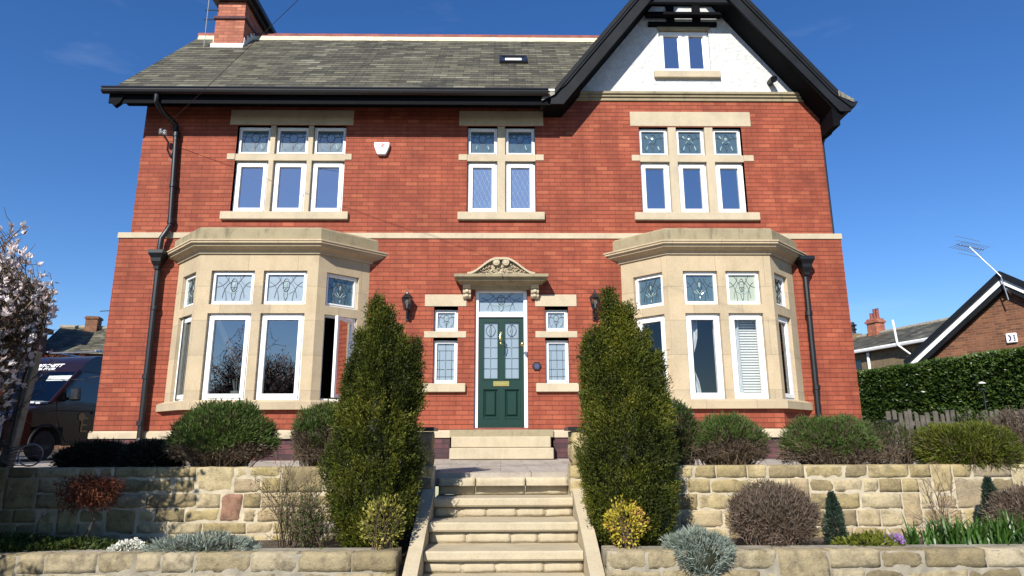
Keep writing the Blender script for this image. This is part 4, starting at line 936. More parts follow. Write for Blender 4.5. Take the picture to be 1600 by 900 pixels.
q = [(1.04, 1.33), (1.72, 2.03)]; m.face([VT(.985, -.97, 1.275), VT(.985, .97, 1.275), VT(1.4, .93, 1.715), VT(1.4, -.93, 1.715)]); m.face([VT(1.4, -.93, 1.715), VT(1.4, .93, 1.715), VT(1.745, .89, 2.075), VT(1.745, -.89, 2.075)]); m.build('windscreen', 'glass_clear', van)
m = MB(); m.box(1.02, 3, -.9, .9, 1.2, 1.27, VT); m.box(2.9, 3, -.9, .9, 1.2, 2.4, VT); m.build('dashboard', 'tyre', van)
m = MB()
for s_ in (1, -1): MB().tube([VT(.96, s_*.97, 1.27), VT(1.4, s_*.93, 1.73), VT(1.77, s_*.885, 2.1)], .05, 6).build('pillar', 'vanp', van)
[None for _ in (0,)]
sg = lambda x, z, o=.006: VT(x, hw(x, z)+o, z)
m = MB(); m.face([sg(1.22, 1.38), sg(2.42, 1.34), sg(2.42, 2.06), sg(1.86, 2.06)]); m.build('side_window', 'glass_dark', van)
m = MB()
for pth in ([(1.12, 1.33), (1.84, 2.1), (2.48, 2.1), (2.48, .42), (1.5, .42)], [(1.12, 1.33), (1.2, .9), (1.5, .42)]): m.tube([sg(x, z, .003) for x, z in pth], .006, 4)
m.tube([sg(x, z, .006) for x, z in ((.25, 1.02), (1.2, 1.12), (2.4, 1.14))], .012, 4)
vdo = m.build('door_seam', 'tyre', van)
m = MB(); m.box(2.2, 2.38, hw(2.3, 1.1), hw(2.3, 1.1)+.03, 1.08, 1.12, VT); m.build('door_handle', 'black', van)
m = MB(); T0 = lambda x, y, z: VT(x, y, z); m.hexa([T0(1.38, 1.05, 1.36), T0(1.38, 1.30, 1.36), T0(1.5, 1.30, 1.36), T0(1.5, 1.05, 1.36), T0(1.4, 1.05, 1.66), T0(1.4, 1.28, 1.66), T0(1.49, 1.28, 1.66), T0(1.49, 1.05, 1.66)]); m.box(1.4, 1.48, .95, 1.07, 1.38, 1.44, VT); m.build('wing_mirror', 'black', van, bevel=.03)
for yy in (.62, -.62): m = MB(); m.hexa([VT(-.02, yy-.16, .78), VT(-.02, yy+.16, .78), VT(.3, yy+.2, .84), VT(.3, yy-.16, .84), VT(.06, yy-.16, .98), VT(.06, yy+.16, .98), VT(.4, yy+.2, 1.06), VT(.4, yy-.16, 1.06)]); m.build('headlight', 'steel', van, bevel=.02)
m = MB(); m.box(-.06, -.02, -.5, .5, .55, .85, VT); m.box(-.05, .1, -.9, .9, .3, .45, VT); m.build('grille', 'tyre', van, bevel=.01)
for x in (.95, 4.75):
    for s_ in (1, -1):
        m = MB(); m.lathe([(.2, -.1), (.31, -.11), (.335, -.07), (.335, .07), (.31, .11), (.2, .1)], VT(x, s_*.87, .335), 24, vs*s_); wh = m.build('wheel', 'tyre', van, smooth=True)
        m = MB(); m.lathe([(.205, .1), (.2, .06), (.09, .05), (.07, .09), (0, .09)], VT(x, s_*.87, .335), 16, vs*s_); m.build('rim', 'iron', wh, smooth=True)
        if s_ > 0: m = MB(); m.tube([VT(x+.43*math.cos(R(a)), 1.0, .36+.43*math.sin(R(a))) for a in range(0, 181, 12)], .03, 6); m.build('wheel_arch', 'tyre', van, smooth=True)
m = MB()
for yy in (-.7, .7): m.tube([VT(2.4, yy, 2.68), VT(5.6, yy, 2.68)], .022, 6)
for xx in (2.5, 3.6, 4.7, 5.6): m.tube([VT(xx, -.72, 2.66), VT(xx, .72, 2.66)], .022, 6)
m.build('roof_rack', 'steel', van)
m = MB(); m.hexa([VT(1.66, .1, 1.86), VT(1.66, .82, 1.86), VT(1.68, .82, 1.86), VT(1.68, .1, 1.86), VT(1.74, .1, 1.99), VT(1.74, .8, 1.99), VT(1.76, .8, 1.99), VT(1.76, .1, 1.99)]); m.build('windscreen_reflection', 'blind', van)  # white panel added to draw the sunlit sheet's reflection in the windscreen
wmat = plain('white_vinyl', (.85, .85, .85), .4, var=.02)
hd = (VT(1.95, 0, 2.32)-VT(1.75, 0, 2.08)).normalized()
def vtext(bd, y, x, z, size, sh, al_): return text(bd, size, wmat, van, basis(VT(x, y, z)+nose*.012+Vector((0, 0, .01)), vs, hd), shear=sh, bold=.004, align=al_)
vtext('RITCHETT', .3, 1.88, 2.24, .155, .3, 'RIGHT'); vtext('JOINERY LTD', .16, 1.81, 2.15, .09, .3, 'RIGHT')
gold = plain('gold_vinyl', (.3, .19, .035), .4)
m = MB()
for i in range(18):
    a, c_ = 2*math.pi*i/18, 2*math.pi*(i+1)/18; m.face([sg(1.9, 1.0, .012), sg(1.9+.10*math.cos(a), 1.0+.10*math.sin(a), .012), sg(1.9+.10*math.cos(c_), 1.0+.10*math.sin(c_), .012)])
for a, b2, c_, d in ((1.9, 1.95, .64, 1.0), (1.95, 2.12, .64, .68), (1.95, 2.09, .79, .83), (1.95, 2.12, .95, .99)): m.face([sg(a, c_, .014), sg(b2, c_, .014), sg(b2, d, .014), sg(a, d, .014)])
m.build('door_emblem', gold, van)
m = MB(); rng = random.Random(2)
for k in range(2):
    y = .25+k*.2; z = 1.275+.02*rng.random(); x = 1.1+.05*rng.random(); m.hexa([VT(x, y, z), VT(x, y+.12, z), VT(x+.3, y+.12, z), VT(x+.3, y, z), VT(x, y, z+.05), VT(x, y+.12, z+.04), VT(x+.3, y+.12, z+.07), VT(x+.3, y, z+.05)])
m.build('dashboard_papers', 'blind', van)

# ================================================================ NEIGHBOURS
bu = thing('brick_bungalow', 'brown brick bungalow gable with white bargeboard rising above the hedge', 'house')
A = Vector((15.65, 8.4, 5.37)); u = Vector((.53, -.848, 0)); v = Vector((.848, .53, 0)); hwid, ez = 3.0, 3.07; tanp = (5.37-3.07)/3.0
BT = lambda a, d, z: Vector((A.x, A.y, 0))+u*a+v*d+Vector((0, 0, z))
m = MB(); m.prism([(-2.75, -.1), (2.75, -.1), (2.75, 5.2-2.75*tanp), (0, 5.2), (-2.75, 5.2-2.75*tanp)], .28, 8, T=BT); m.build('wall', 'far_brick', bu)
m = MB()
for sg_ in (-1, 1):
    a0, a1 = 0, sg_*3.25; z0, z1 = 5.40, 5.40-3.25*tanp; p = [BT(a0, 0, z0), BT(a1, 0, z1), BT(a1, 8, z1), BT(a0, 8, z0)]; q = [w_-Vector((0, 0, .13)) for w_ in p]; vg = [(a0, z0+.1), (a1, z1+.1), (a1, z1-.13), (a0, z0-.13)]; MB().prism(vg if sg_ < 0 else vg[::-1], -.06, .1, T=BT).build('verge', 'black', bu)
    m.hexa([q[0], q[1], q[2], q[3], p[0], p[1], p[2], p[3]] if sg_ < 0 else [q[1], q[0], q[3], q[2], p[1], p[0], p[3], p[2]])
m.build('roof', 'slate', bu)
for sg_ in (-1, 1):
    pl = [(0, 5.27), (sg_*3.2, 5.27-3.2*tanp), (sg_*3.2, 5.09-3.2*tanp), (0, 5.09)]; m = MB(); m.prism(pl if sg_ < 0 else pl[::-1], -.0, .04, T=BT); m.build('bargeboard', 'white', bu)
    m = MB(); m.prism([(a, z-.17) for a, z in pl][::1 if sg_ < 0 else -1], .04, .3, T=BT); m.build('soffit', 'barge', bu)
ta = thing('roof_aerial', 'grey television aerial on a leaning mast above the bungalow gable', 'aerial')
m = MB(); k0 = BT(.12, -.05, 4.55); k1 = BT(.05, -.12, 5.3); k2 = BT(-.62, -.25, 6.4); m.tube([BT(.12, .26, 4.75), BT(.12, -.06, 4.9)], .03, 6); m.tube([k0, k1, k2], .018, 6); m.build('mast', 'steel', ta)
m = MB(); c = k2; ax = Vector((.93, .2, -.12)).normalized(); si = Vector((.25, -.5, .1)).normalized()
m.tube([c-ax*.5, c+ax*.55], .015, 5)
for k in range(9): p = c+ax*(-.48+k*.12); m.tube([p-Vector((0, 0, .0))-si*.26, p+si*.26], .008, 4)
for z in (-.28, -.14, .0, .14, .28): m.tube([c-ax*.5+Vector((0, 0, z)), c-ax*.5+si*.0+ax*.95+Vector((0, 0, z))], .008, 4)
m.build('elements', 'steel', ta)
ab = thing('gable_alarm_box', 'white square alarm box with a dark emblem on the bungalow wall', 'alarm')
m = MB(); m.box(-.22, .07, .2, .28, 3.26, 3.56, BT); m.build('casing', 'white', ab, bevel=.02)
m = MB()
for i in range(14):
    a0, a1 = R(-100+200*i/14), R(-100+200*(i+1)/14); m.face([BT(-.14+.03*math.cos(t_), .195, 3.41+.06*math.sin(t_)) if r_ == 0 else BT(-.14+.075*math.cos(t_), .195, 3.41+.1*math.sin(t_)) for t_, r_ in ((a0, 0), (a0, 1), (a1, 1), (a1, 0))])
for k in range(4): m.face([BT(-.01, .195, 3.31+k*.05), BT(.04, .195, 3.31+k*.05), BT(.04, .195, 3.345+k*.05), BT(-.01, .195, 3.345+k*.05)])
m.build('emblem', dk, ab)

def terrace(nm, label, P, a, zt, length, rise, dep, wallmat, roofmat, cat='house'):
    t = thing(nm, label, cat); a = Vector(a).normalized(); p = Vector((-a.y, a.x, 0))
    TT = lambda x, d, z: Vector(P)+a*x+p*d+Vector((0, 0, z))
    MB().box(0, length, 0, dep*2, -3, zt, TT).build('wall', wallmat, t)
    m = MB(); e = .25
    slope_courses(m, TT(-.2, -e, zt+.02), TT(length+.2, -e, zt+.02), TT(length+.2, dep, zt+rise), TT(-.2, dep, zt+rise), 16)
    m.face([TT(-.2, 2*dep+e, zt), TT(-.2, dep, zt+rise), TT(length+.2, dep, zt+rise), TT(length+.2, 2*dep+e, zt)])
    m.face([TT(0, 0, zt), TT(0, dep, zt+rise-.05), TT(0, 2*dep, zt)]); m.face([TT(length, 0, zt), TT(length, 2*dep, zt), TT(length, dep, zt+rise-.05)])
    m.build('roof', roofmat, t); m = MB(); m.tube([TT(-.2, dep, zt+rise), TT(length+.2, dep, zt+rise)], .13, 8); m.build('ridge_tiles', 'mortar2', t)
    return t, TT
M['farstone'] = rubblemat('house_stone', [(0, (.2, .15, .09)), (1, (.4, .31, .19))], (.3, .24, .13), (.1, .08, .06))
st, TT = terrace('stone_house', 'stone house with a mossy slate roof and white gutter beyond the hedge', (16.4, 30.0, 0), (.24, -.97, 0), 4.75, 14, 1.35, 3.2, 'farstone', 'slate')
m = MB(); m.tube([TT(-.2, -.32, 4.72), TT(14.2, -.32, 4.72)], .09, 6); m.build('gutter', 'white', st)
for x in (5.1, 8.8): m = MB(); m.tube([TT(x, -.1, 4.6), TT(x, -.1, 0)], .07, 6); m.build('downpipe', 'white', st)
m = MB(); m.tube([TT(11.4, -.12, 0), TT(11.4, -.12, 4.2), TT(11.0, -.4, 4.7), TT(10.9, -.4, 5.9)], .05, 6); m.build('soil_pipe', 'white', st)
for x0 in (6.6, 11.4): m = MB(); m.box(x0, x0+1.6, -.03, .2, 2.6, 4.3, TT); m.build('window', 'glass_dark', st)
m = MB(); m.box(5.75, 6.4, 2.9, 3.5, 5.7, 6.95, TT); m.box(5.68, 6.47, 2.83, 3.57, 6.7, 6.82, TT); cs = m.build('chimney', 'chim_brick', st)
for x, h in ((5.85, .35), (6.1, .55), (6.3, .55)): m = MB(); m.lathe([(.11, 0), (.085, .1), (.085, h), (.1, h)], TT(x, 3.2, 6.95), 10); m.build('chimney_pot', 'ridge', cs, smooth=True)
m = MB(); m.box(4.1, 4.7, 2.8, 3.5, 5.6, 6.35, TT); cs = m.build('chimney', 'farstone', st); m = MB(); m.lathe([(.17, 0), (.15, .2), (.22, .24), (.22, .3), (.15, .32), (.15, .45), (.24, .48), (.24, .54), (.15, .56), (.1, .7), (0, .72)], TT(4.4, 3.15, 6.35), 10); m.build('cowl', 'iron', cs)
s2, T2 = terrace('slate_roofed_house', 'dark slate roofed house rising behind the stone house ridge', (25, 33, 0), (.3, -.954, 0), 5.0, 16, 2.0, 3.5, 'farstone', 'slate')
fh, T3 = terrace('distant_house', 'grey slate roofed house with a brick chimney beyond the van', (-23.3, 22.2, 0), (.98, .2, 0), 4.7, 8, 1.75, 2.4, 'far_brick', 'slate')
m = MB(); m.box(1.1, 1.7, 2.0, 2.6, 6.0, 7.05, T3); m.box(1.05, 1.75, 1.95, 2.65, 6.9, 7.0, T3); m.build('chimney', 'far_brick', fh)
da = thing('distant_aerial', 'tiny aerial on the roof of the house beyond the van', 'aerial'); m = MB(); m.tube([T3(2.3, 2.4, 6.3), T3(2.3, 2.4, 7.5)], .03, 5); m.tube([T3(1.6, 2.4, 7.4), T3(2.6, 2.4, 7.5)], .025, 5); m.build('mast', 'iron', da)
tw = thing('brick_tower_house', 'tall dark brick house with a pointed slate roof behind the magnolia', 'house')
m = MB(); m.box(-26.4, -23.1, 20, 22, -.1, 7.75); m.box(-30, -23.05, 20.1, 22.2, -.1, 5.7); m.box(-30, -22.9, 19.9, 22.4, 5.7, 5.95); m.build('wall', 'far_brick', tw)
m = MB(); c = [(-26.6, 19.8, 7.75), (-22.85, 19.8, 7.75), (-22.85, 22.2, 7.75), (-26.6, 22.2, 7.75)]; ap = [(-25.6, 21, 8.9), (-24.5, 21, 8.9)]
m.face([c[0], c[1], ap[1], ap[0]]); m.face([c[1], c[2], ap[1]]); m.face([c[2], c[3], ap[0], ap[1]]); m.face([c[3], c[0], ap[0]]); m.face(c[::-1]); m.build('roof', plain('dark_slate', (.035, .035, .04), .6, var=.3), tw)
m = MB(); m.lathe([(.06, 0), (.04, .15), (.1, .25), (.03, .4), (.06, .5), (0, .6)], (-24.5, 21, 8.85), 8); m.build('finial', 'iron', tw)

# picket fence between the house corner and the hedge
fe = thing('picket_fence', 'rough grey wooden picket fence in front of the tall hedge', 'fence')
rng = random.Random(12); x = 6.35; k = 0; m = MB(); m2 = MB()
while x < 8.75:
    w_ = rng.uniform(.055, .085); h = .80+rng.uniform(-.06, .05); y = -.55-.02*rng.random(); tl = rng.uniform(-.012, .012)
    m.hexa([(x, y, -.05), (x+w_, y, -.05), (x+w_, y+.02, -.05), (x, y+.02, -.05), (x+tl, y, h), (x+w_+tl, y, h-rng.uniform(0, .03)), (x+w_+tl, y+.02, h), (x+tl, y+.02, h)]); x += w_+rng.uniform(.012, .05)
m.build('pickets', 'fence', fe)
for z in (.2, .58): m2.box(6.3, 8.8, -.53, -.49, z, z+.07)
m2.build('rail', 'fence', fe)
bb = thing('bird_bath', 'dark shallow bird bath dish beside the right house corner', 'bird bath'); m = MB(); m.lathe([(0, .60), (.1, .6), (.15, .63), (.155, .66), (.14, .66), (.1, .63), (0, .625)], (6.1, -1.0, 0), 18); m.build('dish', 'iron', bb, smooth=True); m = MB(); m.lathe([(.12, .06), (.06, .1), (.04, .3), (.05, .6)], (6.1, -1.0, 0), 12); m.build('stem', 'iron', bb, smooth=True)
bt = thing('bird_table', 'small pale roofed bird table in front of the hedge', 'bird table'); m = MB(); m.tube([(8.35, -.1, -.05), (8.35, -.1, 1.2)], .012, 6); m.build('post', 'iron', bt); m = MB(); m.lathe([(.06, 1.3), (.06, 1.31), (.0, 1.335)], (8.35, -.1, 0), 10); m.build('roof', 'white', bt); m = MB(); m.lathe([(.07, 1.19), (.07, 1.21)], (8.35, -.1, 0), 10); m.tube([(8.29, -.1, 1.2), (8.29, -.1, 1.31)], .006, 4); m.tube([(8.41, -.1, 1.2), (8.41, -.1, 1.31)], .006, 4); m.build('tray', 'iron', bt)
wbk = thing('wire_basket', 'grey wire hanging basket lying on its side on the wall top', 'basket')
m = MB(); c = Vector((-4.63, -4.78, .235)); axb = Vector((.35, -.94, 0)).normalized(); s1 = axb.cross(Vector((0, 0, 1)))
ringp = [c+s1*.1*math.cos(2*math.pi*k/20)+Vector((0, 0, .105*math.sin(2*math.pi*k/20))) for k in range(21)]; m.tube(ringp, .008, 5); m.build('rim', 'hose', wbk)
m = MB(); tip = c+Vector((-.36, .06, -.03))
for k in range(0, 20, 2): m.tube([ringp[k], ringp[k].lerp(tip, .5)+(ringp[k]-c)*.35, tip], .006, 4)
m.build('ribs', 'hose', wbk)

# ================================================================ PLANTS
def mesh_np(name, V, F, mat, parent=None, tint=None):
    me = bpy.data.meshes.new(name); nv, nf, k = len(V), len(F), F.shape[1]
    me.vertices.add(nv); me.vertices.foreach_set('co', np.ascontiguousarray(V, np.float32).ravel()); me.loops.add(nf*k); me.loops.foreach_set('vertex_index', F.astype(np.int32).ravel())
    me.polygons.add(nf); me.polygons.foreach_set('loop_start', np.arange(0, nf*k, k, dtype=np.int32))
    try: me.polygons.foreach_set('loop_total', np.full(nf, k, np.int32))
    except Exception: pass
    me.materials.append(M[mat] if isinstance(mat, str) else mat); me.update(calc_edges=True); me.validate()
    if tint is not None: a = me.attributes.new('tint', 'FLOAT', 'FACE'); a.data.foreach_set('value', tint.astype(np.float32))
    o = bpy.data.objects.new(name, me); COL.objects.link(o)
    if parent: o.parent = parent
    return o
def unit(a): return a/np.maximum(np.linalg.norm(a, axis=1, keepdims=True), 1e-9)
def leaf_geo(P, D, L, W, rng, fold=.0):
    n = len(P); D = unit(D); S = unit(np.cross(D, rng.normal(size=(n, 3)))); L = np.broadcast_to(L, n)[:, None]; W = np.broadcast_to(W, n)[:, None]
    V = np.stack([P, P+D*L*.45+S*W*.5, P+D*L, P+D*L*.45-S*W*.5], 1).reshape(-1, 3); F = np.arange(4*n).reshape(n, 4); return V, F
def leaves(name, mat, parent, P, D, L, W, rng, tint):
    V, F = leaf_geo(np.asarray(P), np.asarray(D), L, W, rng); return mesh_np(name, V, F, mat, parent, tint)
def twigs(name, mat, parent, A, B, r0, r1, tint=None):
    A, B = np.asarray(A), np.asarray(B); n = len(A); d = unit(B-A); x = unit(np.cross(d, np.tile([[.31, .17, .93]], (n, 1)))); y = np.cross(d, x); r0 = np.broadcast_to(r0, n)[:, None]; r1 = np.broadcast_to(r1, n)[:, None]
    ring = []
    for base, r in ((A, r0), (B, r1)):
        for k in range(3): a = 2*math.pi*k/3; ring.append(base+(x*math.cos(a)+y*math.sin(a))*r)
    V = np.stack(ring, 1).reshape(-1, 3); i = np.arange(n)[:, None]*6; F = np.concatenate([i+np.array([[k, (k+1) % 3, 3+(k+1) % 3, 3+k]]) for k in range(3)]); t = None if tint is None else np.tile(tint, 3)
    return mesh_np(name, V, F, mat, parent, t)
def snoise(P, s, seed=0):
    p = P*s+seed*1.7; return (np.sin(p[:, 0]*1.3+np.sin(p[:, 1]*1.7+seed))+np.sin(p[:, 1]*1.1+np.sin(p[:, 2]*1.9))+np.sin(p[:, 2]*1.5+np.sin(p[:, 0]*1.3+2)))/3
def lm(name, *c, trans=.22, rough=.6, spec=.25): n = len(c); M[name] = leafmat(name, [(i/(n-1), k) for i, k in enumerate(c)], trans, rough, spec)
lm('yew', (.024, .032, .006), (.07, .088, .01), (.145, .15, .016), (.25, .225, .028), trans=.3)
lm('laurel', (.014, .03, .006), (.03, .06, .01), (.055, .1, .016), (.1, .15, .03), rough=.35, spec=.5)
lm('heath', (.035, .06, .012), (.065, .11, .02), (.11, .15, .038))
lm('heath_dry', (.07, .05, .035), (.13, .1, .07), (.19, .16, .12))
lm('dark_juniper', (.008, .012, .006), (.018, .024, .012), (.035, .042, .022))
lm('bright', (.045, .06, .006), (.1, .12, .012), (.19, .2, .025))
lm('variegated', (.05, .06, .008), (.16, .16, .03), (.36, .32, .06), (.5, .44, .14))
lm('goldleaf', (.12, .12, .01), (.32, .27, .02), (.5, .42, .05), (.4, .16, .05))
lm('silver', (.12, .15, .12), (.22, .26, .21), (.32, .36, .31))
lm('acer', (.06, .014, .008), (.13, .035, .015), (.2, .07, .025))
lm('twig', (.05, .035, .022), (.12, .085, .055), (.2, .15, .1), trans=0)
lm('drytwig', (.09, .06, .045), (.17, .12, .085), (.25, .19, .14), trans=0)
lm('blade', (.02, .05, .008), (.04, .1, .014), (.08, .15, .03), rough=.4, spec=.4)
lm('spruce', (.018, .035, .022), (.035, .06, .04), (.06, .09, .06))
lm('cover', (.015, .03, .006), (.04, .06, .012), (.08, .1, .02))
lm('petal', (.6, .44, .44), (.82, .75, .72), (.86, .83, .8), trans=.35)
lm('flower_white', (.6, .6, .5), (.85, .85, .75)); lm('flower_purple', (.25, .12, .35), (.45, .3, .5))
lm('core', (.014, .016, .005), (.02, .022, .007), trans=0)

def blob(name, mat, par, c, r, seed, amp=.08, n=24, f=None):
    m = MB(); rings = []
    for j in range(n//2+1):
        th = math.pi*j/(n//2); ring = []
        for i in range(n):
            ph = 2*math.pi*i/n; d = Vector((math.sin(th)*math.cos(ph), math.sin(th)*math.sin(ph), math.cos(th))); k = 1+amp*noise3(d, 2.2, seed); ring.append((c[0]+d.x*r[0]*k, c[1]+d.y*r[1]*k, c[2]+d.z*r[2]*k))
        rings.append(ring)
    for a, b in zip(rings, rings[1:]):
        for i in range(n): m.face([b[i], b[(i+1) % n], a[(i+1) % n], a[i]])
    return m.build(name, mat, par, smooth='all')

def conifer(label, x, y, z0, h, spires, seed, rad):
    rng = np.random.default_rng(seed); t = thing('clipped_conifer', label, 'conifer', (0, 0, 0), 'columnar conifers flanking the steps')
    prof_t = np.array([0, .06, .2, .35, .5, .63, .74, .84, .93]); prof_r = np.array(rad)
    MB().tube([(x, y, z0-.1), (x+.01, y, z0+h*.7)], [.06, .02], 8).build('trunk', 'bark', t)
    def surf(n, x_, y_, zb, hh, pr, pt, lean=(0, 0)):
        tt = rng.beta(1.15, 1.2, n); ph = rng.uniform(0, 2*np.pi, n); r = np.interp(tt, pt, pr)
        lob = 1+.07*np.sin(3*ph+seed+tt*4)+.05*np.sin(7*ph-tt*9+seed*2)+.05*np.sin(tt*23+ph*2)
        r = r*lob; P = np.stack([x_+r*np.cos(ph)+lean[0]*tt, y_+r*np.sin(ph)+lean[1]*tt, zb+hh*tt], 1); N = np.stack([np.cos(ph), np.sin(ph), .15+0*ph], 1); return P, unit(N), tt
    parts = [surf(3600, x, y, z0, h, prof_r, prof_t)]
    for dx, dy, zb, hh, rr in spires: parts.append(surf(int(170+hh*520*rr/.12), x+dx, y+dy, zb, hh, np.array([rr*.85, rr*.75, rr*.45, .012]), np.array([0, .35, .7, 1])))
    stray = surf(260, x, y, z0+.1, h*.93, prof_r+.045, prof_t); parts.append(stray)
    P = np.concatenate([p[0] for p in parts]); N = np.concatenate([p[1] for p in parts])
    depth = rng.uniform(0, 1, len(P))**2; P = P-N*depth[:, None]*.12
    k = 28; n = len(P); PP = np.repeat(P, k, 0); NN = np.repeat(N, k, 0)
    ax = unit(NN*.55+np.array([0, 0, 1.0])+rng.normal(size=PP.shape)*.12); al = rng.uniform(-.05, .085, n*k)
    sp = np.repeat(unit(N*.7+np.array([0, 0, 1])+rng.normal(size=N.shape)*.25), k, 0)
    Q = PP+sp*al[:, None]+rng.normal(size=PP.shape)*.012
    D = unit(sp*.8+NN*.35+rng.normal(size=PP.shape)*.5)
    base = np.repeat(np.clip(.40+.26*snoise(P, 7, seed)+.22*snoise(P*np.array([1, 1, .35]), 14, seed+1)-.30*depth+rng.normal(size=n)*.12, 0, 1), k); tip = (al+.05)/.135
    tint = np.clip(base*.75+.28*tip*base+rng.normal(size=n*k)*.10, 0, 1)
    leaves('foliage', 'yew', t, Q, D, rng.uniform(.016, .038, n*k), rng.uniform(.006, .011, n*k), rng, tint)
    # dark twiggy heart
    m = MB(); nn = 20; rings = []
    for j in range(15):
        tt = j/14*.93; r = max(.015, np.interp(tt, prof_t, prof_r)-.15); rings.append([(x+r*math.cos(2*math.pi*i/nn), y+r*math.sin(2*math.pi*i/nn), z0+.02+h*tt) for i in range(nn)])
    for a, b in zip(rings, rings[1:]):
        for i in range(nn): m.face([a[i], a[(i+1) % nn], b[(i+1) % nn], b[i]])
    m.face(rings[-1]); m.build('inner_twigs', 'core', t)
    return t
conifer('tall columnar conifer left of the steps with several pointed tips', -1.05, -5.78, -.5, 1.95,
        [(-.06, 0, 1.0, .58, .085), (.04, 0, .95, .54, .08), (.12, .03, .85, .48, .075), (.30, 0, .6, .60, .07), (-.17, 0, .8, .45, .075), (.21, -.05, .7, .5, .075), (-.24, -.05, .5, .5, .07)], 3, [.19, .27, .345, .355, .315, .25, .18, .10, .02])
conifer('tall columnar conifer right of the steps with a leaning top', 1.07, -5.78, -.5, 1.98,
        [(-.10, 0, 1.0, .66, .085), (.06, 0, .95, .56, .085), (-.29, 0, .65, .60, .07), (.31, 0, .5, .58, .07), (-.2, -.05, .8, .5, .075), (.18, -.05, .75, .52, .075), (.26, -.05, .5, .55, .07)], 8, [.19, .28, .36, .37, .33, .265, .19, .11, .02])

def clipped_bush(label, cat, x, y, z0, rx, ry, rz, seed, green='heath', dry='heath_dry', gfrac=.55, nst=420, cover=1.0, group=None, name='clipped_shrub', zc=None, twig='twig'):
    rng = np.random.default_rng(seed); t = thing(name, label, cat, (0, 0, 0), group); zc = zc if zc is not None else z0+rz*.55
    n = nst; u = rng.normal(size=(n*3, 3)); u = unit(u); u = u[u[:, 2] > -.45][:n]; n = len(u)
    lob = 1+.13*snoise(u, 3.2, seed)+.08*snoise(u, 7, seed+3)
    E_ = np.array([x, y, zc])+u*np.array([rx, ry, rz])*lob[:, None]*rng.uniform(.84, 1.1, n)[:, None]
    B = np.array([x, y, z0-.02])+np.stack([u[:, 0]*rx*.35, u[:, 1]*ry*.35, 0*u[:, 0]], 1)+rng.normal(size=(n, 3))*np.array([.05, .05, 0]); Mx = B*.45+E_*.55+np.array([0, 0, 1])*rz*.12+rng.normal(size=(n, 3))*.02
    A = [B, Mx]; C_ = [Mx, E_]
    for q in range(4):
        f = rng.uniform(.1, .8, n)[:, None]; S = Mx*(1-f)+E_*f; Q = S+unit(E_-Mx+rng.normal(size=(n, 3))*.09)*rng.uniform(.05, .13, n)[:, None]; A.append(S); C_.append(Q)
    A = np.concatenate(A); C2 = np.concatenate(C_); r = np.concatenate([np.full(n, .0045), np.full(n, .0032)]+[np.full(n, .0022)]*4); tt = np.clip(rng.uniform(0, 1, len(A)), 0, 1)
    twigs('stems', twig, t, A, C2, r, r*.6, tt)
    nl = int(5200*cover*(rx*rz)/.2); u = unit(rng.normal(size=(nl*2, 3))); u = u[u[:, 2] > -.5]; lob = 1+.13*snoise(u, 3.2, seed)+.08*snoise(u, 7, seed+3)
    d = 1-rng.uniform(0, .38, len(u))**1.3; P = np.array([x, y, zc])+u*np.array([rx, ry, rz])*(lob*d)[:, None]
    top_ = u[:, 2]+.35*snoise(u, 4, seed+9); gl = top_ > (1-2*gfrac)*.8
    D = u*.9+np.array([0, 0, .55])+rng.normal(size=u.shape)*.45
    for nm, mt, msk, ln in (('foliage', green, gl, (.03, .06)), ('dry_foliage', dry, ~gl & (rng.uniform(0, 1, len(u)) < .6), (.02, .045))):
        k = 3; p = np.repeat(P[msk], k, 0)+rng.normal(size=(msk.sum()*k, 3))*.014; dd = np.repeat(D[msk], k, 0)+rng.normal(size=p.shape)*.35; m_ = len(p)
        if m_ < 10: continue
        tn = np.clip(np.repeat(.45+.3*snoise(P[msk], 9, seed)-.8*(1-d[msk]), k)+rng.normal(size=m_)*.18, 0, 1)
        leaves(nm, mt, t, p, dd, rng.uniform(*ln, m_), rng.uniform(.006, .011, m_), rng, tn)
    return t
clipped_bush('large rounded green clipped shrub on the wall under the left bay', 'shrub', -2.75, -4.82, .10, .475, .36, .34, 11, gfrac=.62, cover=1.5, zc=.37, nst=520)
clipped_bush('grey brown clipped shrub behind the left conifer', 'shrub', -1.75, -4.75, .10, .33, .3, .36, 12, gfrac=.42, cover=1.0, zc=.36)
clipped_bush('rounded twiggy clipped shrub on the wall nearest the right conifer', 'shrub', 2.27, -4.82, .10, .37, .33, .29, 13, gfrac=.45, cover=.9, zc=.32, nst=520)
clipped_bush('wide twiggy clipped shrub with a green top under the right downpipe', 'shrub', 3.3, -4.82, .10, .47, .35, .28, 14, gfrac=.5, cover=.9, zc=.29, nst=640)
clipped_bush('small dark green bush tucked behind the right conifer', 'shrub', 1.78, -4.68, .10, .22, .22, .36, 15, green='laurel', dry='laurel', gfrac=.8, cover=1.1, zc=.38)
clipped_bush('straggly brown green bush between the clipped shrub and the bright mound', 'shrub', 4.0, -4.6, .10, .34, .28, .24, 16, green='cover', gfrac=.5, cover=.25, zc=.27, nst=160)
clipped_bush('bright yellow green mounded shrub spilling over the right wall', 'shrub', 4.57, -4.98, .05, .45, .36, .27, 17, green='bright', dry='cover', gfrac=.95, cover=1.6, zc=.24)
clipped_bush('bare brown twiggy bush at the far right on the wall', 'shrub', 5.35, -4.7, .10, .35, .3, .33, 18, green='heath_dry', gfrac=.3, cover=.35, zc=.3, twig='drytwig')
for i, (x, y, rx, lab) in enumerate(((-4.0, -4.72, .36, 'low dark spreading juniper at the foot of the house corner'), (-3.48, -4.74, .28, 'low dark juniper between the spreading juniper and the rounded green shrub'))):
    clipped_bush(lab, 'shrub', x, y, .09, rx, .28, .15, 30+i, green='dark_juniper', dry='dark_juniper', gfrac=.9, cover=2.6, zc=.19, nst=160, name='low_juniper')
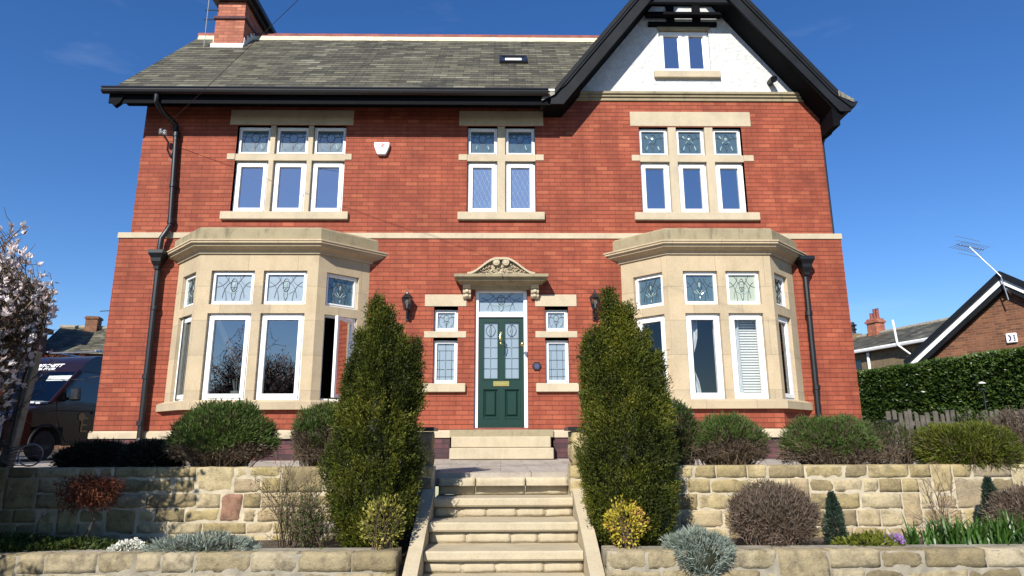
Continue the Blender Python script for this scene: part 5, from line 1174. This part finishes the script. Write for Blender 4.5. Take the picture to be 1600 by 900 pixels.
# lower bed
clipped_bush('bushy brown dry shrub at the foot of the right wall', 'shrub', 2.22, -5.93, -.5, .345, .3, .235, 41, green='heath_dry', dry='heath_dry', gfrac=.5, cover=.8, zc=-.26, nst=900, twig='drytwig', name='dry_shrub')
clipped_bush('dry straw brown shrub cut by the right edge of view', 'shrub', 4.45, -5.8, -.5, .3, .28, .24, 42, green='heath_dry', gfrac=.4, cover=.5, zc=-.27, nst=600, twig='drytwig', name='dry_shrub')
def leafy(name, label, c, r, n, mat, L, W, seed, cat='shrub', up=.5, stems=60, stemmat='twig', zbase=-.5, flat=False, group=None, tb=.5):
    rng = np.random.default_rng(seed); t = thing(name, label, cat, (0, 0, 0), group); c = np.array(c); r = np.array(r)
    u = unit(rng.normal(size=(n, 3))); u[:, 2] = np.abs(u[:, 2])*.95-.12 if flat else u[:, 2]; rr = rng.uniform(.25, 1, n)**.6; lob = 1+.2*snoise(u, 3.5, seed)
    P = c+u*r*(rr*lob)[:, None]; D = u+np.array([0, 0, up])+rng.normal(size=u.shape)*.5; tn = np.clip(tb+.25*snoise(P, 14, seed)+.35*(rr-.7)+rng.normal(size=n)*.18, 0, 1)
    leaves('foliage', mat, t, P, D, rng.uniform(*L, n), rng.uniform(*W, n), rng, tn)
    if stems:
        u = unit(rng.normal(size=(stems, 3))); u[:, 2] = np.abs(u[:, 2]); E_ = c+u*r*.9; B = np.array([c[0], c[1], zbase])+rng.normal(size=(stems, 3))*np.array([r[0]*.25, r[1]*.25, 0]); twigs('stems', stemmat, t, B, E_, .005, .002, rng.uniform(0, 1, stems))
    return t
leafy('variegated_shrub', 'gold and green variegated shrub in front of the left conifer', (-.91, -6.16, -.25), (.17, .14, .19), 1300, 'variegated', (.02, .04), (.011, .018), 51, stems=50, tb=.38)
leafy('golden_shrub', 'small golden leaved shrub in front of the right conifer', (.97, -6.17, -.27), (.165, .14, .19), 1300, 'goldleaf', (.02, .036), (.010, .017), 52, stems=40)
def cushion(name, label, c, r, n, mat, seed, cat='plant', L=(.03, .06), W=(.005, .009), spill=0):
    rng = np.random.default_rng(seed); t = thing(name, label, cat); c = np.array(c); r = np.array(r)
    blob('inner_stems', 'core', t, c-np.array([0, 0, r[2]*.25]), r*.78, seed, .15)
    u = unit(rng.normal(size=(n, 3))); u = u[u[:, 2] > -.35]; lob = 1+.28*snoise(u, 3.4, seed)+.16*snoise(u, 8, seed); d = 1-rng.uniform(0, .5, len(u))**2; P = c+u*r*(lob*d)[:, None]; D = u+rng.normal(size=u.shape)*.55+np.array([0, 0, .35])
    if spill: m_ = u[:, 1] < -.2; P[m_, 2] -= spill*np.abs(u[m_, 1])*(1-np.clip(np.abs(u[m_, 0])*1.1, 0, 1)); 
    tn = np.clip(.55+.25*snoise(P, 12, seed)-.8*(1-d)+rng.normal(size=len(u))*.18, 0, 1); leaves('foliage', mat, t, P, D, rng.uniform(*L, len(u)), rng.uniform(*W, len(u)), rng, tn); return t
cushion('silver_santolina', 'silver grey cushion plant spilling over the right front wall', (1.5, -6.3, -.47), (.235, .23, .14), 8000, 'silver', 61, spill=.2)
cushion('silver_santolina', 'low silver grey mat along the left front wall top', (-2.28, -6.12, -.46), (.36, .2, .11), 6000, 'silver', 62)
cushion('alyssum', 'creamy white flower cushion on the left front wall top', (-2.88, -6.1, -.46), (.14, .14, .06), 1800, 'flower_white', 63, 'plant', (.012, .022), (.01, .016))
cushion('ground_ivy', 'dark green creeping plant at the foot of the left wall', (-3.75, -6.0, -.5), (.85, .26, .12), 16000, 'cover', 64, 'plant', (.025, .05), (.016, .03))
cushion('low_greenery', 'small bright green patch beside the dwarf conifer', (2.92, -6.05, -.47), (.24, .16, .08), 2400, 'bright', 65, 'plant', (.025, .05), (.01, .018))
cushion('purple_flower', 'tiny mauve flower cushion between the dwarf conifer and the daffodil leaves', (3.12, -6.05, -.44), (.08, .08, .06), 700, 'flower_purple', 66, 'flower', (.012, .025), (.01, .018))
def dwarf(label, x, y, z0, h, r, seed):
    rng = np.random.default_rng(seed); t = thing('dwarf_conifer', label, 'conifer', (0, 0, 0), 'dwarf conifers in the right bed'); n = 5200
    tt = rng.uniform(0, 1, n); ph = rng.uniform(0, 6.283, n); R_ = r*np.interp(tt, [0, .12, .4, .8, 1], [.7, 1, .85, .4, .03])*(1+.2*np.sin(3*ph+tt*11+seed)); k = rng.uniform(.55, 1, n)
    P = np.stack([x+R_*k*np.cos(ph), y+R_*k*np.sin(ph), z0+h*tt], 1); D = np.stack([np.cos(ph), np.sin(ph), 1.1+0*ph], 1)+rng.normal(size=(n, 3))*.4; leaves('foliage', 'spruce', t, P, D, rng.uniform(.018, .04, n), rng.uniform(.006, .01, n), rng, np.clip(.5+.6*(k-.8)+rng.normal(size=n)*.2, 0, 1)); MB().tube([(x, y, z0-.08), (x, y, z0+h*.8)], [.02, .005], 6).build('trunk', 'bark', t)
dwarf('small dark dwarf conifer with two tips in the right bed', 2.76, -5.85, -.5, .42, .09, 71); 
dwarf('small dwarf conifer behind the daffodil leaves at the right', 4.26, -5.62, -.42, .44, .095, 72)
def blades(label, x, y, z0, rx, n, h, seed, cat='plant', group='daffodil leaf clumps'):
    rng = np.random.default_rng(seed); t = thing('daffodil_clump', label, cat, (0, 0, 0), group); V = []; F = []; tn = []
    for i in range(n):
        a = rng.uniform(0, 6.283); bx, by = x+rng.normal()*rx*.45, y+rng.normal()*.07; ln = h*rng.uniform(.65, 1.15); lean = rng.uniform(.15, .75); w = rng.uniform(.006, .011); sx_, sy_ = -math.sin(a), math.cos(a); tv = rng.uniform(0, 1); prev = None
        for j in range(6):
            s = j/5; out = lean*ln*s**1.7; z = z0+ln*s*(1-.35*lean*s**2); ww = w*(1-.85*s**3); c = np.array([bx+math.cos(a)*out, by+math.sin(a)*out, z]); o = np.array([sx_, sy_, 0])*ww; V += [c-o, c+o]
            if j: k = len(V); F.append([k-4, k-3, k-1, k-2]); tn.append(np.clip(tv*.6+.4*s, 0, 1))
    mesh_np('blades', np.array(V), np.array(F), 'blade', t, np.array(tn))
for i, (x, n, h, lab) in enumerate(((3.35, 50, .2, 'sparse daffodil leaf clump nearest the mauve flower'), (3.62, 110, .27, 'dense dark daffodil leaf clump below the bare twigs'), (3.86, 100, .25, 'spreading daffodil leaf clump between two others'), (4.08, 120, .3, 'tallest bright daffodil leaf clump below the right dwarf conifer'))):
    blades(lab, x, -5.98, -.5, .16, n, h, 80+i)
# bare twiggy shrubs
def bare(name, label, x, y, z0, h, spread, n, seed, mat='twig', leafm=None, nleaf=0, L=(.02, .035), W=(.008, .014), r=.006, cat='shrub'):
    rng = np.random.default_rng(seed); t = thing(name, label, cat); A, B, R0 = [], [], []
    tips = []
    def grow(p, d, ln, rad, lev):
        p = np.array(p); segs = 3
        for s in range(segs):
            d = d+rng.normal(size=3)*.14+np.array([0, 0, .05]); d = d/np.linalg.norm(d); q = p+d*ln/segs; A.append(p); B.append(q); R0.append(rad*(1-.2*s)); p = q
            if lev < 3:
                for _ in range(rng.integers(1, 3)): dd = d+rng.normal(size=3)*.55; grow(q, dd/np.linalg.norm(dd), ln*rng.uniform(.4, .62), rad*.6, lev+1)
        tips.append(p)
    for i in range(n): a = rng.uniform(0, 6.283); d = np.array([math.cos(a)*spread*rng.uniform(.2, 1), math.sin(a)*spread*.7, 1]); grow((x+rng.normal()*.03, y+rng.normal()*.03, z0), d/np.linalg.norm(d), h*rng.uniform(.6, 1), r, 1)
    twigs('stems', mat, t, A, B, np.array(R0), np.array(R0)*.75, rng.uniform(0, 1, len(A)))
    if leafm:
        B_ = np.array(B); i = rng.integers(0, len(B_), nleaf); P = B_[i]+rng.normal(size=(nleaf, 3))*.02; leaves('foliage', leafm, t, P, rng.normal(size=(nleaf, 3))+np.array([0, 0, .3]), rng.uniform(*L, nleaf), rng.uniform(*W, nleaf), rng, rng.uniform(0, 1, nleaf))
    return t
bare('twiggy_shrub', 'airy twiggy shrub with fine olive leaves left of the left conifer', -1.75, -5.8, -.52, .50, .62, 24, 91, 'twig', 'heath', 1600, (.015, .03), (.005, .009))
bare('small_leafy_shrub', 'dark small leaved shrub close against the left conifer', -1.5, -5.95, -.52, .3, .6, 14, 92, 'twig', 'cover', 900)
bare('bare_twigs', 'few bare reddish twigs above the daffodil leaves', 3.8, -5.6, -.5, .42, .5, 5, 93, 'drytwig', r=.007)
ac_ = thing('dwarf_acer', 'small reddish brown maple on a thin crooked stem by the left wall', 'tree')
MB().tube([(-3.40, -5.75, -.52), (-3.41, -5.74, -.38), (-3.37, -5.74, -.27), (-3.42, -5.74, -.14)], [.018, .016, .014, .01], 7).build('trunk', 'bark', ac_, smooth=True)
rng = np.random.default_rng(95); n = 4200; u_ = unit(rng.normal(size=(n, 3))); P = np.array([-3.42, -5.74, -.04])+u_*np.array([.25, .22, .15])*(rng.uniform(.2, 1, n)**.5*(1+.25*snoise(u_, 3, 5)))[:, None]; leaves('crown', 'acer', ac_, P, rng.normal(size=(n, 3))+np.array([0, -.2, -.5]), rng.uniform(.025, .055, n), rng.uniform(.004, .009, n), rng, np.clip(.45+.3*snoise(P, 11, 2)+rng.normal(size=n)*.2, 0, 1))
u_ = unit(rng.normal(size=(70, 3))); u_[:, 2] = np.abs(u_[:, 2])*.6-.1; twigs('branches', 'bark', ac_, np.tile([[-3.42, -5.74, -.14]], (70, 1)), np.array([-3.42, -5.74, -.05])+u_*np.array([.22, .2, .14]), .006, .002)
# hedge along the right boundary
hd_ = thing('tall_hedge', 'tall clipped dark green hedge beyond the right side of the house', 'hedge'); rng = np.random.default_rng(101)
h0, h1 = np.array([10.05, -1.6]), np.array([8.85, 5.6]); hv = h1-h0; hl = np.linalg.norm(hv); hv /= hl; hn = np.array([-hv[1], hv[0]])   # hn points left (towards the drive)
if hn[0] > 0: hn = -hn
def H(s, w, z): return np.stack([h0[0]+hv[0]*s+hn[0]*w, h0[1]+hv[1]*s+hn[1]*w, z], 1)
m = MB(); f4 = lambda s, w, z: (h0[0]+hv[0]*s+hn[0]*w, h0[1]+hv[1]*s+hn[1]*w, z)
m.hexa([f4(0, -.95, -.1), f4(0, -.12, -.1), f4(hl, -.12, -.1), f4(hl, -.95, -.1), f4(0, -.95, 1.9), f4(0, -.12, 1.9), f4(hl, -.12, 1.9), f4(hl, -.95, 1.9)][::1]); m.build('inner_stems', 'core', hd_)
n = 26000; s = rng.uniform(0, hl, n); z = rng.uniform(-.05, 2.0, n); w = -rng.uniform(0, .16, n)+.05*snoise(np.stack([s, z, 0*s], 1), 5, 3)
P1 = H(s, w, z); D1 = np.tile([[hn[0], hn[1], .35]], (n, 1))+rng.normal(size=(n, 3))*.55; n2 = 12000; s2_ = rng.uniform(0, hl, n2); w2 = -rng.uniform(-.02, 1.0, n2); z2 = 1.96+.04*snoise(np.stack([s2_, w2, 0*s2_], 1), 4, 8)+rng.uniform(-.05, .03, n2); P2 = H(s2_, w2, z2); D2 = np.tile([[0, 0, 1.]], (n2, 1))+rng.normal(size=(n2, 3))*.5
n3 = 5000; w3 = -rng.uniform(0, 1, n3); z3 = rng.uniform(0, 2, n3); P3 = H(-rng.uniform(0, .12, n3), w3, z3); D3 = np.tile([[-hv[0], -hv[1], .3]], (n3, 1))+rng.normal(size=(n3, 3))*.5
P = np.concatenate([P1, P2, P3]); D = np.concatenate([D1, D2, D3]); tn = np.clip(.42+.3*snoise(P, 6, 4)+rng.normal(size=len(P))*.2+.25*(P[:, 2] > 1.9), 0, 1); leaves('foliage', 'laurel', hd_, P, D, rng.uniform(.05, .1, len(P)), rng.uniform(.025, .045, len(P)), rng, tn)
leafy('brown_hedge_shrub', 'brown leaved bush rising over the van roof in the distance', (-14.2, 9.6, 2.1), (1.9, 1.2, 1.0), 7000, 'acer', (.07, .14), (.04, .07), 111, stems=120, zbase=0, tb=.2)
leafy('climber_on_fence', 'tangled climber growing over the lower fence beside the mound', (7.7, -.75, .35), (.55, .2, .45), 2200, 'cover', (.03, .06), (.02, .035), 112, stems=70, zbase=0)
# leaning trellis posts and dry climber at the left edge
po = thing('trellis', 'leaning weathered trellis post tangled with a bare climber at the left edge', 'trellis')
m = MB(); m.hexa([(-5.03, -4.66, .05), (-4.93, -4.66, .05), (-4.93, -4.56, .05), (-5.03, -4.56, .05), (-4.90, -4.66, 1.28), (-4.81, -4.66, 1.28), (-4.81, -4.56, 1.28), (-4.90, -4.56, 1.28)]); m.build('post', 'wood', po, bevel=.008)
m = MB(); m.bar((-5.75, -4.63, .05), (-5.62, -4.63, 1.3), .08, .08, (0, 1, 0)); m.build('post', 'wood', po, bevel=.008)
m = MB(); m.bar((-5.75, -4.68, 1.12), (-4.82, -4.68, 1.18), .03, .05)
for k in range(9): m.bar((-5.72+k*.1, -4.69, .1), (-5.66+k*.1, -4.69, 1.18), .018, .018, (0, 1, 0))
for z in (.3, .55, .85): m.bar((-5.8, -4.7, z), (-4.9, -4.7, z+.02), .018, .018)
m.build('lattice', 'fence', po)
bare('bare_climber', 'tangle of bare brown climber stems on the trellis', -5.2, -4.75, .08, 1.1, .32, 22, 121, 'twig', 'heath_dry', 500, (.02, .04), (.012, .02), .009, cat='climber')

# magnolia: trunk, limbs, twigs, flowers
mg = thing('magnolia_tree', 'magnolia tree in pink and white flower on bare brown twigs at the left edge', 'tree'); rng = np.random.default_rng(131)
A, B, R0, tips = [], [], [], []
cen = np.array([-6.2, -7.1, 1.75]); rad = np.array([2.55, 2.0, 2.6])
def grow(p, d, ln, r, lev):
    p = np.array(p, float); nseg = 4
    for s in range(nseg):
        cc = cen-np.array([.45*max(0, p[2]-1.5), 0, 0]); pull = (cc-p)/rad; o = max(0, np.linalg.norm(pull)-.8); d = d+rng.normal(size=3)*(.12+.05*lev)+np.array([0, 0, .07])+pull*o*.5; d /= np.linalg.norm(d); q = p+d*ln/nseg; 
        if np.linalg.norm((q-cc)/rad) > 1.1 and lev > 1: tips.append((p, d)); return
        A.append(p); B.append(q); R0.append(r*(1-.13*s)); p = q
        if lev < 6 and (s > 0 or lev > 0):
            for _ in range(2 if lev < 3 else rng.integers(1, 3)):
                
                if lev >= 4 and rng.uniform() < .3: continue
                e = d+rng.normal(size=3)*.75; e /= np.linalg.norm(e); grow(q, e, ln*rng.uniform(.55, .78), r*.58, lev+1)
    tips.append((p, d))
for a in range(9):
    an = a*.7+.4; d = np.array([math.cos(an)*.9, math.sin(an)*.9, .9]); grow((-5.7+.05*math.cos(an), -7.0+.05*math.sin(an), -.5), d/np.linalg.norm(d), 1.5, .06, 1)
MB().tube([(-5.72, -7.0, -1.3), (-5.7, -7.0, -.9), (-5.7, -7.0, -.45)], [.16, .12, .1], 10).build('trunk', 'bark', mg, smooth=True)
A = np.array(A); B = np.array(B); R0 = np.array(R0); twigs('branches', 'twig', mg, A, B, R0, R0*.8, rng.uniform(0, .6, len(A)))
tp = np.array([t_[0] for t_ in tips]); td = np.array([t_[1] for t_ in tips]); sel = rng.uniform(0, 1, len(tp)) < .36; fp, fd = tp[sel], unit(td[sel]+np.array([0, 0, .6])); PP = []; DD = []
for k in range(6):
    s1 = unit(np.cross(fd, rng.normal(size=fd.shape))); PP.append(fp); DD.append(fd*.9+s1*rng.uniform(.2, .75, len(fp))[:, None])
P = np.concatenate(PP); D = np.concatenate(DD); leaves('flowers', 'petal', mg, P, D, rng.uniform(.04, .065, len(P)), rng.uniform(.022, .034, len(P)), rng, rng.uniform(0, 1, len(P)))
i = rng.integers(0, len(B), 5000); P = B[i]+rng.normal(size=(5000, 3))*.03; leaves('buds', 'acer', mg, P, rng.normal(size=(5000, 3))+np.array([0, 0, .6]), rng.uniform(.025, .06, 5000), rng.uniform(.01, .022, 5000), rng, rng.uniform(0, .6, 5000))
print('magnolia twigs', len(A), 'flowers', len(fp))

# ================================================================ put every Empty at the base of its thing
bpy.context.view_layer.update()
for o in list(COL.objects):
    if o.type == 'EMPTY' and o.parent is None:
        pts = []
        def walk(c):
            for k in c.children:
                if k.type == 'MESH': pts.extend([k.matrix_world @ Vector(b) for b in k.bound_box])
                walk(k)
        walk(o)
        if not pts or o.location.length > .001: continue
        mn = [min(p[i] for p in pts) for i in range(3)]; mxx = [max(p[i] for p in pts) for i in range(3)]
        d = Vector(((mn[0]+mxx[0])/2, (mn[1]+mxx[1])/2, mn[2])); o.location = d
        for k in o.children: k.location = k.location-d
